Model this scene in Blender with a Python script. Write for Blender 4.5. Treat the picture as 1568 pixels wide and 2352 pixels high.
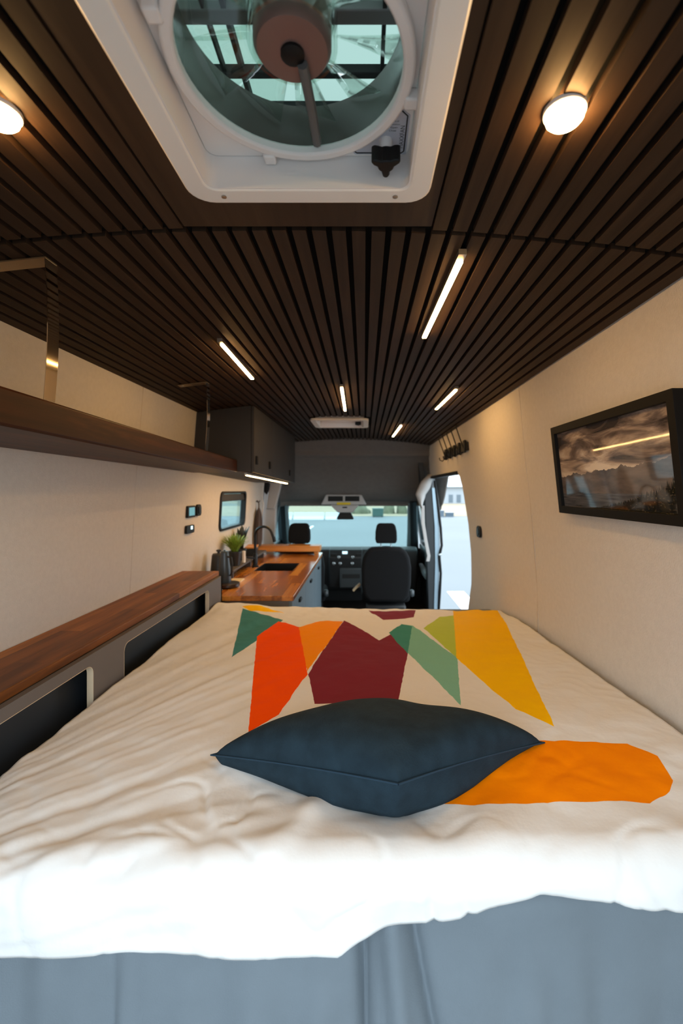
import bpy, bmesh, math, random
from mathutils import Vector, noise, Matrix
random.seed(7)
for o in list(bpy.data.objects): bpy.data.objects.remove(o)
S = bpy.context.scene
C = S.collection
PI = math.pi
Z0 = 1.5            # camera height above the van floor; z values below are relative to the camera
F, VX, VY = 1045.0, 836.0, 1125.0

# ------------------------------------------------------------------ camera, world, exposure
cam = bpy.data.cameras.new('camera')
co = bpy.data.objects.new('camera', cam); C.objects.link(co)
co.location = (0, 0, Z0); co.rotation_euler = (PI/2, 0, 0)
cam.sensor_fit = 'HORIZONTAL'; cam.sensor_width = 24.0; cam.lens = 24.0*F/1568
cam.shift_x = -(VX-784)/1568; cam.shift_y = -(1176-VY)/1568
cam.clip_start = 0.02; cam.clip_end = 400
cam.dof.use_dof = True; cam.dof.focus_distance = 1.1; cam.dof.aperture_fstop = 3.2
S.camera = co
w = bpy.data.worlds.new('overcast_sky'); S.world = w; w.use_nodes = True
bg = w.node_tree.nodes['Background']
bg.inputs[0].default_value = (0.80, 0.92, 1.0, 1); bg.inputs[1].default_value = 3.7
S.view_settings.view_transform = 'Standard'; S.view_settings.look = 'None'
S.view_settings.exposure = 0.38; S.view_settings.gamma = 1.0; S.view_settings.use_curve_mapping = False
LED = 62.0          # radiance of the warm LED lamps
WARM = (1.0, 0.57, 0.20)

# ------------------------------------------------------------------ materials
def lin(c):
    return tuple(((v/255)/12.92 if v/255 <= .04045 else ((v/255+.055)/1.055)**2.4) for v in c)
class NT:
    def __init__(s, name):
        s.m = bpy.data.materials.new(name); s.m.use_nodes = True
        s.t = s.m.node_tree; s.n = s.t.nodes; s.b = s.n['Principled BSDF']; s.out = s.n['Material Output']
    def node(s, typ, **kw):
        n = s.n.new(typ)
        for k, v in kw.items():
            if k.startswith('i_'):
                key = k[2:]; key = int(key) if key.isdigit() else key
                n.inputs[key].default_value = v
            else: setattr(n, k, v)
        return n
    def link(s, a, b): s.t.links.new(a, b)
    def coords(s, scale=(1, 1, 1), rot=(0, 0, 0), kind='Object'):
        tc = s.node('ShaderNodeTexCoord'); mp = s.node('ShaderNodeMapping')
        mp.inputs['Scale'].default_value = scale; mp.inputs['Rotation'].default_value = rot
        s.link(tc.outputs[kind], mp.inputs[0]); return mp.outputs[0]
def mat(name, col, rough=.5, metal=0, var=0, vscale=(8, 8, 8), bump=0, bscale=(200, 200, 200), coat=0, spec=.5, sheen=0, raw=False):
    q = NT(name); b = q.b
    c = col if raw else lin(col)
    b.inputs['Base Color'].default_value = (*c, 1); b.inputs['Roughness'].default_value = rough
    b.inputs['Metallic'].default_value = metal; b.inputs['Coat Weight'].default_value = coat
    b.inputs['Specular IOR Level'].default_value = spec; b.inputs['Sheen Weight'].default_value = sheen
    if var:
        nz = q.node('ShaderNodeTexNoise', i_Scale=1.0, i_Detail=5.0); q.link(q.coords(vscale), nz.inputs[0])
        r = q.node('ShaderNodeValToRGB')
        r.color_ramp.elements[0].position = .3; r.color_ramp.elements[1].position = .7
        r.color_ramp.elements[0].color = (*[v*(1-var) for v in c], 1); r.color_ramp.elements[1].color = (*[min(1, v*(1+var)) for v in c], 1)
        q.link(nz.outputs[0], r.inputs[0]); q.link(r.outputs[0], b.inputs['Base Color'])
    if bump:
        nz = q.node('ShaderNodeTexNoise', i_Scale=1.0, i_Detail=3.0); q.link(q.coords(bscale), nz.inputs[0])
        bp = q.node('ShaderNodeBump', i_Strength=bump, i_Distance=.002); q.link(nz.outputs[0], bp.inputs['Height'])
        q.link(bp.outputs[0], b.inputs['Normal'])
    return q.m
def wood(name, dark, mid, light, axis='y', rough=.35, grain=1.0, stave=0, coat=0, spec=.5):
    q = NT(name); b = q.b; b.inputs['Specular IOR Level'].default_value = spec
    sc = {'y': (38*grain, 2.2, 38*grain), 'x': (2.2, 38*grain, 38*grain), 'z': (38*grain, 38*grain, 2.2)}[axis]
    n1 = q.node('ShaderNodeTexNoise', i_Scale=1.0, i_Detail=7.0, i_Roughness=.62, i_Distortion=.6); q.link(q.coords(sc), n1.inputs[0])
    sc2 = {'y': (7, 1.1, 7), 'x': (1.1, 7, 7), 'z': (7, 7, 1.1)}[axis]
    n2 = q.node('ShaderNodeTexNoise', i_Scale=1.0, i_Detail=3.0, i_Distortion=1.2); q.link(q.coords(sc2), n2.inputs[0])
    mx = q.node('ShaderNodeMath', operation='MULTIPLY_ADD'); mx.inputs[1].default_value = .55
    h = q.node('ShaderNodeMath', operation='MULTIPLY'); h.inputs[1].default_value = .45
    q.link(n2.outputs[0], h.inputs[0]); q.link(n1.outputs[0], mx.inputs[0]); q.link(h.outputs[0], mx.inputs[2])
    val = mx.outputs[0]
    if stave:
        br = q.node('ShaderNodeTexBrick', i_Scale=1.0); br.inputs['Brick Width'].default_value = .55; br.inputs['Row Height'].default_value = stave
        br.inputs['Mortar Size'].default_value = 0.0
        br.inputs['Color1'].default_value = (.36, .36, .36, 1); br.inputs['Color2'].default_value = (.64, .64, .64, 1)
        q.link(q.coords((1, 1, 1), (0, 0, PI/2)), br.inputs[0])
        ad = q.node('ShaderNodeMath', operation='ADD'); q.link(val, ad.inputs[0]); q.link(br.outputs[0], ad.inputs[1])
        su = q.node('ShaderNodeMath', operation='SUBTRACT'); su.inputs[1].default_value = .5; q.link(ad.outputs[0], su.inputs[0]); val = su.outputs[0]
    r = q.node('ShaderNodeValToRGB'); e = r.color_ramp.elements
    e[0].position = .3; e[0].color = (*lin(dark), 1); e[1].position = .7; e[1].color = (*lin(light), 1)
    m = e.new(.5); m.color = (*lin(mid), 1)
    q.link(val, r.inputs[0]); q.link(r.outputs[0], b.inputs['Base Color'])
    bp = q.node('ShaderNodeBump', i_Strength=.25, i_Distance=.001); q.link(n1.outputs[0], bp.inputs['Height']); q.link(bp.outputs[0], b.inputs['Normal'])
    b.inputs['Roughness'].default_value = rough; b.inputs['Coat Weight'].default_value = coat; b.inputs['Coat Roughness'].default_value = .25
    return q.m
def glow(name, col, strength):
    q = NT(name); q.b.inputs['Base Color'].default_value = (1, 1, 1, 1)
    q.b.inputs['Emission Color'].default_value = (*col, 1); q.b.inputs['Emission Strength'].default_value = strength
    return q.m
def glass(name, tint, refl=.08, rough=0.0):
    q = NT(name); q.n.remove(q.b)
    tr = q.node('ShaderNodeBsdfTransparent'); tr.inputs[0].default_value = (*tint, 1)
    gl = q.node('ShaderNodeBsdfGlossy'); gl.inputs['Roughness'].default_value = rough
    lw = q.node('ShaderNodeLayerWeight', i_Blend=.5); pw = q.node('ShaderNodeMath', operation='POWER'); pw.inputs[1].default_value = 4.0
    fr = q.node('ShaderNodeMath', operation='MULTIPLY_ADD'); fr.inputs[1].default_value = .7; fr.inputs[2].default_value = refl*.6; mx = q.node('ShaderNodeMixShader')
    q.link(lw.outputs['Facing'], pw.inputs[0]); q.link(pw.outputs[0], fr.inputs[0]); q.link(fr.outputs[0], mx.inputs[0]); q.link(tr.outputs[0], mx.inputs[1]); q.link(gl.outputs[0], mx.inputs[2])
    q.link(mx.outputs[0], q.out.inputs[0]); return q.m
def translucent(name, col, mixf, tint):
    q = NT(name); q.n.remove(q.b)
    a = q.node('ShaderNodeBsdfTranslucent'); a.inputs[0].default_value = (*col, 1)
    t = q.node('ShaderNodeBsdfTransparent'); t.inputs[0].default_value = (*tint, 1)
    mx = q.node('ShaderNodeMixShader'); mx.inputs[0].default_value = mixf
    q.link(a.outputs[0], mx.inputs[1]); q.link(t.outputs[0], mx.inputs[2]); q.link(mx.outputs[0], q.out.inputs[0]); return q.m

M = {}
M['slat'] = wood('dark_walnut_slat', (40, 28, 19), (55, 39, 27), (70, 51, 36), 'y', .6, spec=.2)
M['felt'] = mat('black_felt', (14, 13, 12), .95, spec=.1)
M['plate'] = wood('dark_walnut_board', (48, 34, 24), (62, 45, 32), (74, 55, 40), 'y', .5, spec=.2)
M['wallp'] = mat('linen_wall_vinyl', (213, 206, 196), .7, var=.03, vscale=(60, 60, 60), bump=.5, bscale=(420, 420, 160), spec=.3)
M['shell'] = mat('painted_steel', (150, 156, 160), .5)
M['seamw'] = mat('seam_strip', (196, 184, 168), .6)
M['shelf'] = wood('walnut_shelf', (26, 12, 6), (56, 27, 13), (98, 54, 27), 'y', .45, .8, spec=.2)
M['ledge'] = wood('walnut_ledge', (84, 45, 12), (130, 75, 24), (170, 106, 42), 'y', .45, .8, stave=.07, spec=.25)
M['counter'] = wood('acacia_worktop', (120, 62, 16), (178, 104, 36), (218, 146, 64), 'y', .22, .7, stave=.06, coat=.5)
M['slab'] = wood('acacia_slab', (176, 108, 44), (206, 136, 62), (230, 164, 88), 'x', .35, .7)
M['grey'] = mat('taupe_grey_laminate', (98, 92, 88), .55, var=.03)
M['cab'] = mat('slate_grey_laminate', (48, 45, 43), .55, var=.04)
M['blue'] = mat('blue_grey_laminate', (90, 104, 112), .5, var=.04)
M['ply'] = wood('birch_ply_edge', (190, 168, 138), (214, 196, 168), (232, 218, 194), 'z', .6)
M['void'] = mat('dark_void_fill', (30, 36, 42), .6)  # darkness inside the ledge pockets, put into the colour
M['black'] = mat('black_plastic', (14, 14, 15), .5, spec=.3)
M['mblack'] = mat('matt_black_metal', (16, 16, 17), .38, metal=.3)
M['fabric'] = mat('charcoal_seat_fabric', (19, 20, 22), .9, var=.1, vscale=(90, 90, 90), bump=.4, bscale=(500, 500, 500), spec=.2)
M['white'] = mat('white_plastic', (244, 238, 230), .4)
M['white2'] = mat('fan_white_plastic', (240, 234, 230), .38)
M['steel'] = mat('polished_steel', (214, 200, 180), .06, metal=1)
M['alu'] = mat('aluminium', (170, 166, 160), .35, metal=.9)
M['led'] = glow('warm_led', WARM, LED)
M['puck'] = glow('warm_led_disc', WARM, LED*2.2)
M['ledge_led'] = glow('warm_led_under_cabinet', WARM, LED*.75)
M['headl'] = mat('grey_headliner_felt', (118, 111, 105), .95, var=.05, vscale=(20, 20, 20), spec=.1)
M['trimg'] = mat('pale_grey_trim', (176, 174, 172), .6)
M['dash'] = mat('dash_black', (26, 29, 31), .6)
M['dash2'] = mat('dash_grey', (58, 66, 70), .5)
M['teal'] = mat('sky_reflect_trim', (120, 134, 138), .5)  # teal-grey puts the sky's reflection on the trim into its colour
M['pillar'] = mat('dark_door_pillar', (34, 40, 44), .45)
M['bluemet'] = mat('silver_blue_paint', (150, 172, 186), .3, metal=.4)
M['windscreen'] = glass('tinted_windscreen', (.74, .86, .86))
M['window'] = glass('tinted_window', (.70, .84, .85))
M['smoke'] = glass('smoked_acrylic', (.62, .68, .64))
M['clear'] = glass('clear_acrylic', (.88, .93, .90))
M['lid'] = translucent('translucent_teal_lid', (.36, .42, .39), .30, (.30, .36, .34))
M['motor'] = mat('motor_brown_grey', (132, 104, 96), .4, metal=.3)
M['strut'] = mat('strut_grey', (98, 96, 94), .5)
M['sink'] = mat('black_sink', (18, 19, 20), .3)
M['yellow'] = mat('yellow_label', (214, 186, 40), .6)
M['screen'] = glow('lit_screen', lin((120, 190, 200)), .55); M['screen'].node_tree.nodes['Principled BSDF'].inputs['Base Color'].default_value = (.02, .03, .03, 1)
M['dots'] = glow('blue_led_dot', lin((170, 220, 235)), 1.2)
M['leaf'] = mat('fresh_green_leaf', (118, 146, 46), .55, var=.35, vscale=(30, 30, 30))
M['darkleaf'] = mat('dark_leaf', (34, 40, 30), .5)
M['soil'] = mat('soil', (48, 36, 28), .95)
M['kettle'] = mat('blue_black_enamel', (54, 66, 76), .3)
M['canister'] = mat('black_enamel', (34, 34, 34), .4)
M['trivet'] = wood('dark_trivet', (34, 22, 16), (50, 34, 24), (64, 44, 32), 'x', .35)
M['paper'] = mat('cream_card', (226, 206, 168), .7)
M['wax'] = mat('white_wax', (236, 228, 216), .5)
M['cloth'] = mat('brown_cloth', (64, 48, 42), .95, var=.15, vscale=(30, 30, 30), sheen=.2)
M['cord'] = mat('white_cord', (206, 204, 200), .6)
M['cush'] = mat('navy_velvet', (31, 47, 57), .9, var=.24, vscale=(26, 26, 26), bump=.5, bscale=(240, 240, 240), spec=.2)
M['cushseam'] = mat('navy_piping', (22, 50, 68), .85)
M['sheet'] = mat('grey_blue_sheet', (106, 116, 124), .85, var=.04, vscale=(12, 12, 12), bump=.3, bscale=(400, 400, 400))
M['lot'] = mat('pale_asphalt', (100, 106, 110), .8, var=.05, vscale=(.25, .25, .25))
M['field'] = mat('dry_grass', (146, 132, 108), .95, var=.1, vscale=(.2, .2, .2))
M['bank'] = mat('dry_bank', (116, 114, 104), .95, var=.15, vscale=(.3, .3, .3))
M['conc'] = mat('pale_concrete', (200, 204, 206), .8)
M['bush'] = mat('dry_bush', (96, 98, 78), .95, var=.25, vscale=(2, 2, 2))
M['dump'] = mat('green_dumpster_paint', (64, 92, 86), .6)
M['bldg'] = mat('white_siding', (150, 158, 166), .8)
M['roofm'] = mat('grey_roof', (170, 182, 192), .8)
M['darkwin'] = mat('dark_window', (86, 100, 112), .3)
M['line'] = mat('parking_line_paint', (250, 250, 250), .7)
M['flr'] = wood('dark_floor', (40, 36, 33), (52, 47, 43), (62, 56, 51), 'y', .5)
M['hole'] = mat('dark_vent', (18, 18, 18), .8)
M['tan'] = mat('tan_webbing', (146, 128, 100), .8)
M['knob'] = mat('silver_knob', (190, 198, 200), .25, metal=.8)
M['sticker'] = mat('sticker_silver', (190, 192, 202), .5)
M['ink'] = mat('black_ink', (16, 16, 18), .6)

# ------------------------------------------------------------------ mesh helpers (coordinates: x right, y forward from the camera, z relative to camera height)
ORG = {}
class MB:
    def __init__(s): s.v = []; s.f = []; s.uv = None
    def add(s, vs, fs):
        k = len(s.v); s.v += [tuple(p) for p in vs]; s.f += [tuple(i+k for i in f) for f in fs]; return s
    def box(s, x0, x1, y0, y1, z0, z1):
        return s.add([(x0,y0,z0),(x1,y0,z0),(x1,y1,z0),(x0,y1,z0),(x0,y0,z1),(x1,y0,z1),(x1,y1,z1),(x0,y1,z1)],
                     [(0,3,2,1),(4,5,6,7),(0,1,5,4),(1,2,6,5),(2,3,7,6),(3,0,4,7)])
    def hexa(s, p): # 8 points: bottom 4 ccw, top 4
        return s.add(p, [(0,3,2,1),(4,5,6,7),(0,1,5,4),(1,2,6,5),(2,3,7,6),(3,0,4,7)])
    def prism(s, poly, axis, a, b):
        def P(u, v, t): return {'x': (t, u, v), 'y': (u, t, v), 'z': (u, v, t)}[axis]
        n = len(poly); vs = [P(u, v, a) for u, v in poly]+[P(u, v, b) for u, v in poly]
        return s.add(vs, [tuple(range(n)), tuple(range(2*n-1, n-1, -1))]+[(i, (i+1) % n, n+(i+1) % n, n+i) for i in range(n)])
    def ring(s, outer, inner, axis, a, b):
        def P(u, v, t): return {'x': (t, u, v), 'y': (u, t, v), 'z': (u, v, t)}[axis]
        n = len(outer)
        vs = [P(*p, a) for p in outer]+[P(*p, a) for p in inner]+[P(*p, b) for p in outer]+[P(*p, b) for p in inner]
        fs = []
        for i in range(n):
            j = (i+1) % n
            fs += [(i, j, n+j, n+i), (2*n+i, 3*n+i, 3*n+j, 2*n+j), (i, 2*n+i, 2*n+j, j), (n+i, n+j, 3*n+j, 3*n+i)]
        return s.add(vs, fs)
    def grid(s, fn, nu, nv, closeu=False):
        vs = [fn(i/(nu if closeu else nu-1), j/(nv-1)) for j in range(nv) for i in range(nu)]
        fs = []
        for j in range(nv-1):
            for i in range(nu if closeu else nu-1):
                k = (i+1) % nu; fs.append((j*nu+i, j*nu+k, (j+1)*nu+k, (j+1)*nu+i))
        return s.add(vs, fs)
    def lathe(s, cx, cy, prof, n=28, axis='z', base=0):
        def P(r, h, a):
            c, t = r*math.cos(a), r*math.sin(a)
            return {'z': (cx+c, cy+t, h), 'y': (cx+c, h, cy+t), 'x': (h, cx+c, cy+t)}[axis]
        vs = [P(r, h, 2*PI*i/n) for r, h in prof for i in range(n)]; m = len(prof)
        fs = [(j*n+i, j*n+(i+1) % n, (j+1)*n+(i+1) % n, (j+1)*n+i) for j in range(m-1) for i in range(n)]
        fs += [tuple(range(n-1, -1, -1)), tuple(range((m-1)*n, m*n))]
        return s.add(vs, fs)
    def tube(s, pts, r, n=8, caps=True):
        pts = [Vector(p) for p in pts]; m = len(pts); rs = r if isinstance(r, (list, tuple)) else [r]*m
        vs = []; up = Vector((0, 0, 1)); prev = None
        for i, p in enumerate(pts):
            t = (pts[min(i+1, m-1)]-pts[max(i-1, 0)]).normalized()
            if prev is None:
                a = t.cross(up if abs(t.z) < .9 else Vector((1, 0, 0))).normalized()
            else: a = (prev-t*prev.dot(t)).normalized()
            prev = a; b = t.cross(a)
            vs += [p+(a*math.cos(2*PI*k/n)+b*math.sin(2*PI*k/n))*rs[i] for k in range(n)]
        fs = [(j*n+i, j*n+(i+1) % n, (j+1)*n+(i+1) % n, (j+1)*n+i) for j in range(m-1) for i in range(n)]
        if caps: fs += [tuple(range(n-1, -1, -1)), tuple(range((m-1)*n, m*n))]
        return s.add(vs, fs)
    def strip(s, pts, wvec, th): # flat bar along pts, width vector wvec, thickness along normal
        pts = [Vector(p) for p in pts]; wv = Vector(wvec); vs = []; m = len(pts)
        for i, p in enumerate(pts):
            t = (pts[min(i+1, m-1)]-pts[max(i-1, 0)]).normalized(); nrm = t.cross(wv.normalized()).normalized()*th/2
            vs += [p-wv/2-nrm, p+wv/2-nrm, p+wv/2+nrm, p-wv/2+nrm]
        fs = [(j*4+i, j*4+(i+1) % 4, (j+1)*4+(i+1) % 4, (j+1)*4+i) for j in range(m-1) for i in range(4)]
        fs += [(3, 2, 1, 0), ((m-1)*4, (m-1)*4+1, (m-1)*4+2, (m-1)*4+3)]
        return s.add(vs, fs)
    def cells(s, us, vs_, fn, skip=lambda i, j: False): # solid sheet over a cell grid with holes; fn(u,v,side)
        nu, nv = len(us), len(vs_)
        A = [fn(us[i], vs_[j], 0) for j in range(nv) for i in range(nu)]; B = [fn(us[i], vs_[j], 1) for j in range(nv) for i in range(nu)]
        n = nu*nv; fs = []; on = lambda i, j: 0 <= i < nu-1 and 0 <= j < nv-1 and not skip(i, j)
        for j in range(nv-1):
            for i in range(nu-1):
                if not on(i, j): continue
                a, b, c, d = j*nu+i, j*nu+i+1, (j+1)*nu+i+1, (j+1)*nu+i
                fs += [(a, b, c, d), (n+d, n+c, n+b, n+a)]
                if not on(i, j-1): fs.append((a, n+a, n+b, b))
                if not on(i+1, j): fs.append((b, n+b, n+c, c))
                if not on(i, j+1): fs.append((c, n+c, n+d, d))
                if not on(i-1, j): fs.append((d, n+d, n+a, a))
        return s.add(A+B, fs)
    def build(s, name, m, parent=None, bevel=0, seg=2, smooth=True, subs=0, recalc=True, angle=35, solid=0):
        o0 = ORG.get(parent.name, Vector((0, 0, 0))) if parent else Vector((0, 0, 0))
        me = bpy.data.meshes.new(name)
        me.from_pydata([(x-o0.x, y-o0.y, z+Z0-o0.z) for x, y, z in s.v], [], s.f)
        bm = bmesh.new(); bm.from_mesh(me)
        loose = [v for v in bm.verts if not v.link_faces]
        if loose: bmesh.ops.delete(bm, geom=loose, context='VERTS')
        if recalc: bmesh.ops.recalc_face_normals(bm, faces=bm.faces[:])
        bm.to_mesh(me); bm.free()
        me.materials.append(m if not isinstance(m, str) else M[m])
        if smooth:
            me.polygons.foreach_set('use_smooth', [True]*len(me.polygons))
            if not subs: me.set_sharp_from_angle(angle=math.radians(angle))
        o = bpy.data.objects.new(name, me); C.objects.link(o)
        if parent: o.parent = parent
        ORG[o.name] = o0
        if solid:
            md = o.modifiers.new('thickness', 'SOLIDIFY'); md.thickness = solid; md.offset = -1
        if bevel:
            md = o.modifiers.new('bevel', 'BEVEL'); md.width = bevel; md.segments = seg; md.limit_method = 'ANGLE'; md.angle_limit = math.radians(35)
        if subs:
            md = o.modifiers.new('subdiv', 'SUBSURF'); md.levels = subs; md.render_levels = subs
        return o
def tag(o, label=None, cat=None, group=None, kind=None):
    if label: o['label'] = label
    if cat: o['category'] = cat
    if group: o['group'] = group
    if kind: o['kind'] = kind
    return o
def thing(name, label, cat, loc, group=None, kind=None):
    o = bpy.data.objects.new(name, None); C.objects.link(o)
    o.location = (loc[0], loc[1], loc[2]+Z0); o.empty_display_size = .05
    ORG[o.name] = Vector(o.location); return tag(o, label, cat, group, kind)
def B(*a): return MB().box(*a)
def rrect(cx, cy, w, h, r, n=6):
    pts = []
    for k, (sx, sy) in enumerate(((1, 1), (-1, 1), (-1, -1), (1, -1))):
        for i in range(n+1):
            a = PI/2*k+PI/2*i/n
            pts.append((cx+sx*(w/2-r)+r*math.cos(a), cy+sy*(h/2-r)+r*math.sin(a)))
    return pts
def circ(cx, cy, r, n=48): return [(cx+r*math.cos(2*PI*i/n), cy+r*math.sin(2*PI*i/n)) for i in range(n)]
def lerpt(tab, x):
    if x <= tab[0][0]: return tab[0][1]
    for (a, p), (b, q) in zip(tab, tab[1:]):
        if x <= b: return p+(q-p)*(x-a)/(b-a)
    return tab[-1][1]
def text(name, body, size, loc, rot, m, parent):
    cu = bpy.data.curves.new(name, 'FONT'); cu.body = body; cu.size = size; cu.align_x = 'CENTER'; cu.align_y = 'CENTER'
    t = bpy.data.objects.new('tmp', cu); C.objects.link(t)
    me = bpy.data.meshes.new_from_object(t.evaluated_get(bpy.context.evaluated_depsgraph_get())); bpy.data.objects.remove(t)
    R = Matrix.Translation(Vector((loc[0], loc[1], loc[2]+Z0))-ORG[parent.name]) @ rot.to_4x4()
    me.transform(R); me.materials.clear(); me.materials.append(M[m])
    o = bpy.data.objects.new(name, me); C.objects.link(o); o.parent = parent; ORG[o.name] = ORG[parent.name]; return o

# ------------------------------------------------------------------ section of the van
def ceil(x): return .52-.063*((x+.15)/.84)**2
def slope(x): return -2*.063*(x+.15)/.84**2
WL = [(-1.5, -1.05), (-.7, -1.06), (-.46, -1.045), (0, -1.02), (.457, -.985), (.56, -.975)]
WR = [(-1.5, .75), (-.7, .775), (-.5, .775), (-.25, .76), (0, .735), (.14, .718), (.457, .69), (.56, .682)]
XL = lambda z: lerpt(WL, z)
XR = lambda z: lerpt(WR, z)
REAR, FRONT = -.12, 4.70

# floor
f = B(-1.10, .86, REAR, 6.2, -1.56, -1.5).build('floor', 'flr'); tag(f, 'dark floor of the van between counter and seats', 'floor', kind='structure')

# ceiling felt + roof skin, with shafts for the two fans
FX, FY = -.0955, .6075          # rear fan centre
GX, GY = -.178, 3.44           # front fan centre
xs = sorted(set([-1.04+i*.0605 for i in range(31)]+[FX-.172, FX+.172, GX-.172, GX+.172])); ys = [REAR, FY-.172, FY+.172, .905, GY-.172, GY+.172, FRONT]
def inhole(i, j):
    xm, ym = (xs[i]+xs[i+1])/2, (ys[j]+ys[j+1])/2
    return any(abs(xm-a) < .172 and abs(ym-b) < .172 for a, b in ((FX, FY), (GX, GY)))
ce = MB().cells(xs, ys, lambda u, v, s_: (u, v, ceil(u)+.012+(.03 if s_ else 0)), inhole).build('ceiling', 'felt', smooth=False)
tag(ce, 'black felt ceiling behind dark walnut slats', 'ceiling', kind='structure')
PITCH, SW = .0400, .0275
plate = (-.353, .132, REAR, .893)
cuts = [plate, (GX-.212, GX+.212, GY-.212, GY+.212)]
def slat(xc, y0, y1):
    n = 2; z = ceil(xc); a = slope(xc); h = SW/2
    p = []
    for zz in (0, .012):
        p += [(xc-h, y0, z-a*h+zz), (xc+h, y0, z+a*h+zz), (xc+h, y1, z+a*h+zz), (xc-h, y1, z-a*h+zz)]
    return MB().hexa(p).build('slat', 'slat', ce, smooth=False)
sx = [-.971+i*PITCH for i in range(42)]
for xc in sx:
    for y0, y1 in ((REAR, .898), (.912, FRONT)):
        seg = [(y0, y1)]
        for cx0, cx1, cy0, cy1 in cuts:
            if xc+SW/2 > cx0-.002 and xc-SW/2 < cx1+.002:
                ns = []
                for a, b in seg:
                    if cy1 <= a or cy0 >= b: ns.append((a, b))
                    else:
                        if cy0-a > .01: ns.append((a, cy0-.001))
                        if b-cy1 > .01: ns.append((cy1+.001, b))
                seg = ns
        for a, b in seg: slat(xc, a, b)
# flat board round the rear fan
bo = MB().cells([plate[0], FX-.172, FX+.172, plate[1]], [plate[2], FY-.172, FY+.172, plate[3]], lambda u, v, s_: (u, v, .517+(.012 if s_ else 0)), lambda i, j: i == 1 and j == 1).build('surround_board', 'plate', ce, smooth=False)
bo['label'] = 'plain dark walnut board framing the roof fan'

# walls: steel shell with lining panels
WIN = (3.23, 3.93, -.300, -.012)
zt = [-1.5, -.7, -.46, WIN[2]+.01, -.15, WIN[3]-.01, .2, .457, .54]
SEAM = 2.03
yl = [REAR, SEAM, WIN[0]+.02, WIN[1]-.02, FRONT]
def holeL(i, j): return i == 2 and 3 <= j <= 4
wl = MB().cells(yl, zt, lambda u, v, s_: (XL(v)-.008-(.03 if s_ else 0), u, v), holeL).build('wall_left', 'shell', smooth=False)
tag(wl, 'left van wall lined in pale linen-textured panels', 'wall', kind='structure')
MB().cells([REAR, SEAM-.0025], [-1.5, -.7, -.46, 0, .457, .52], lambda u, v, s_: (XL(v)-(.007 if s_ else 0), u, v)).build('wall_panel', 'wallp', wl, smooth=False)
MB().cells([SEAM+.0025, WIN[0]+.02, WIN[1]-.02, 4.62], zt, lambda u, v, s_: (XL(v)-(.007 if s_ else 0), u, v), lambda i, j: i == 1 and 3 <= j <= 4).build('wall_panel', 'wallp', wl, smooth=False)
MB().strip([(XL(z)-.004, SEAM, z) for z in (.45, 0, -.46, -.9)], (0, .010, 0), .006).build('seam_strip', 'seamw', wl, smooth=False)
# right wall with sliding door opening
DE = [(-1.5, 3.42), (-.87, 3.37), (-.68, 3.29), (-.45, 3.29), (-.25, 3.32), (.017, 3.39), (.10, 3.45), (.14, 3.52)]
DZ = .14; DFAR = 4.93
zr = [-1.5, -.95, -.87, -.78, -.68, -.56, -.45, -.35, -.25, -.12, .017, .06, .10, DZ, .30, .457, .54]
def mapR(off, th):
    def fn(u, v, s_):
        y = u
        if u == 3.45: y = lerpt(DE, min(v, DZ))
        return (XR(v)+off+(th if s_ else 0), y, v)
    return fn
jd = zr.index(DZ)
wr = MB().cells([REAR, SEAM, 3.0, 3.45, 4.93, 5.05], zr, mapR(.008, .035), lambda i, j: i == 3 and j < jd).build('wall_right', 'shell', smooth=False)
tag(wr, 'right van wall lined in tan linen-textured panels', 'wall', kind='structure')
MB().cells([REAR, SEAM-.0025], zr[:-1]+[.50], mapR(0, .007)).build('wall_panel', 'wallp', wr, smooth=False)
MB().cells([SEAM+.0025, 3.0, 3.45, 4.93], zr[:-1]+[.50], mapR(0, .007), lambda i, j: i == 2 and j < jd).build('wall_panel', 'wallp', wr, smooth=False)
MB().strip([(XR(z)+.004, SEAM, z) for z in (.45, 0, -.46, -.9)], (0, .008, 0), .006).build('seam_strip', 'seamw', wr, smooth=False)
# black gasket round the door opening
d1 = thing('door_1', 'open sliding door opening in the right wall with black rubber gasket', 'door', (.75, 3.4, -1.5), kind='structure')
MB().tube([(XR(z)+.02, lerpt(DE, z)+.008, z) for z in (-1.5, -1.1, -.95, -.87, -.78, -.68, -.56, -.45, -.35, -.25, -.12, .017, .07, .115)], .008, 8).build('gasket', 'black', d1)
MB().strip([(XR(.13)+.012, y, .131) for y in (3.50, 4.0, 4.93)], (.05, 0, 0), .026).build('header', 'black', d1)

# rear end: unseen header and jambs, added to keep sky light off the upper walls
rw = MB().cells([-1.10, -.90, .62, .86], [-1.5, .30, .60], lambda u, v, s_: (u, REAR-.06 if s_ else REAR-.001, v), lambda i, j: i == 1 and j == 0).build('wall_rear', 'shell', smooth=False)
tag(rw, 'unseen rear frame around the open back doors, added to block sky light', 'wall', kind='structure')
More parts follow.
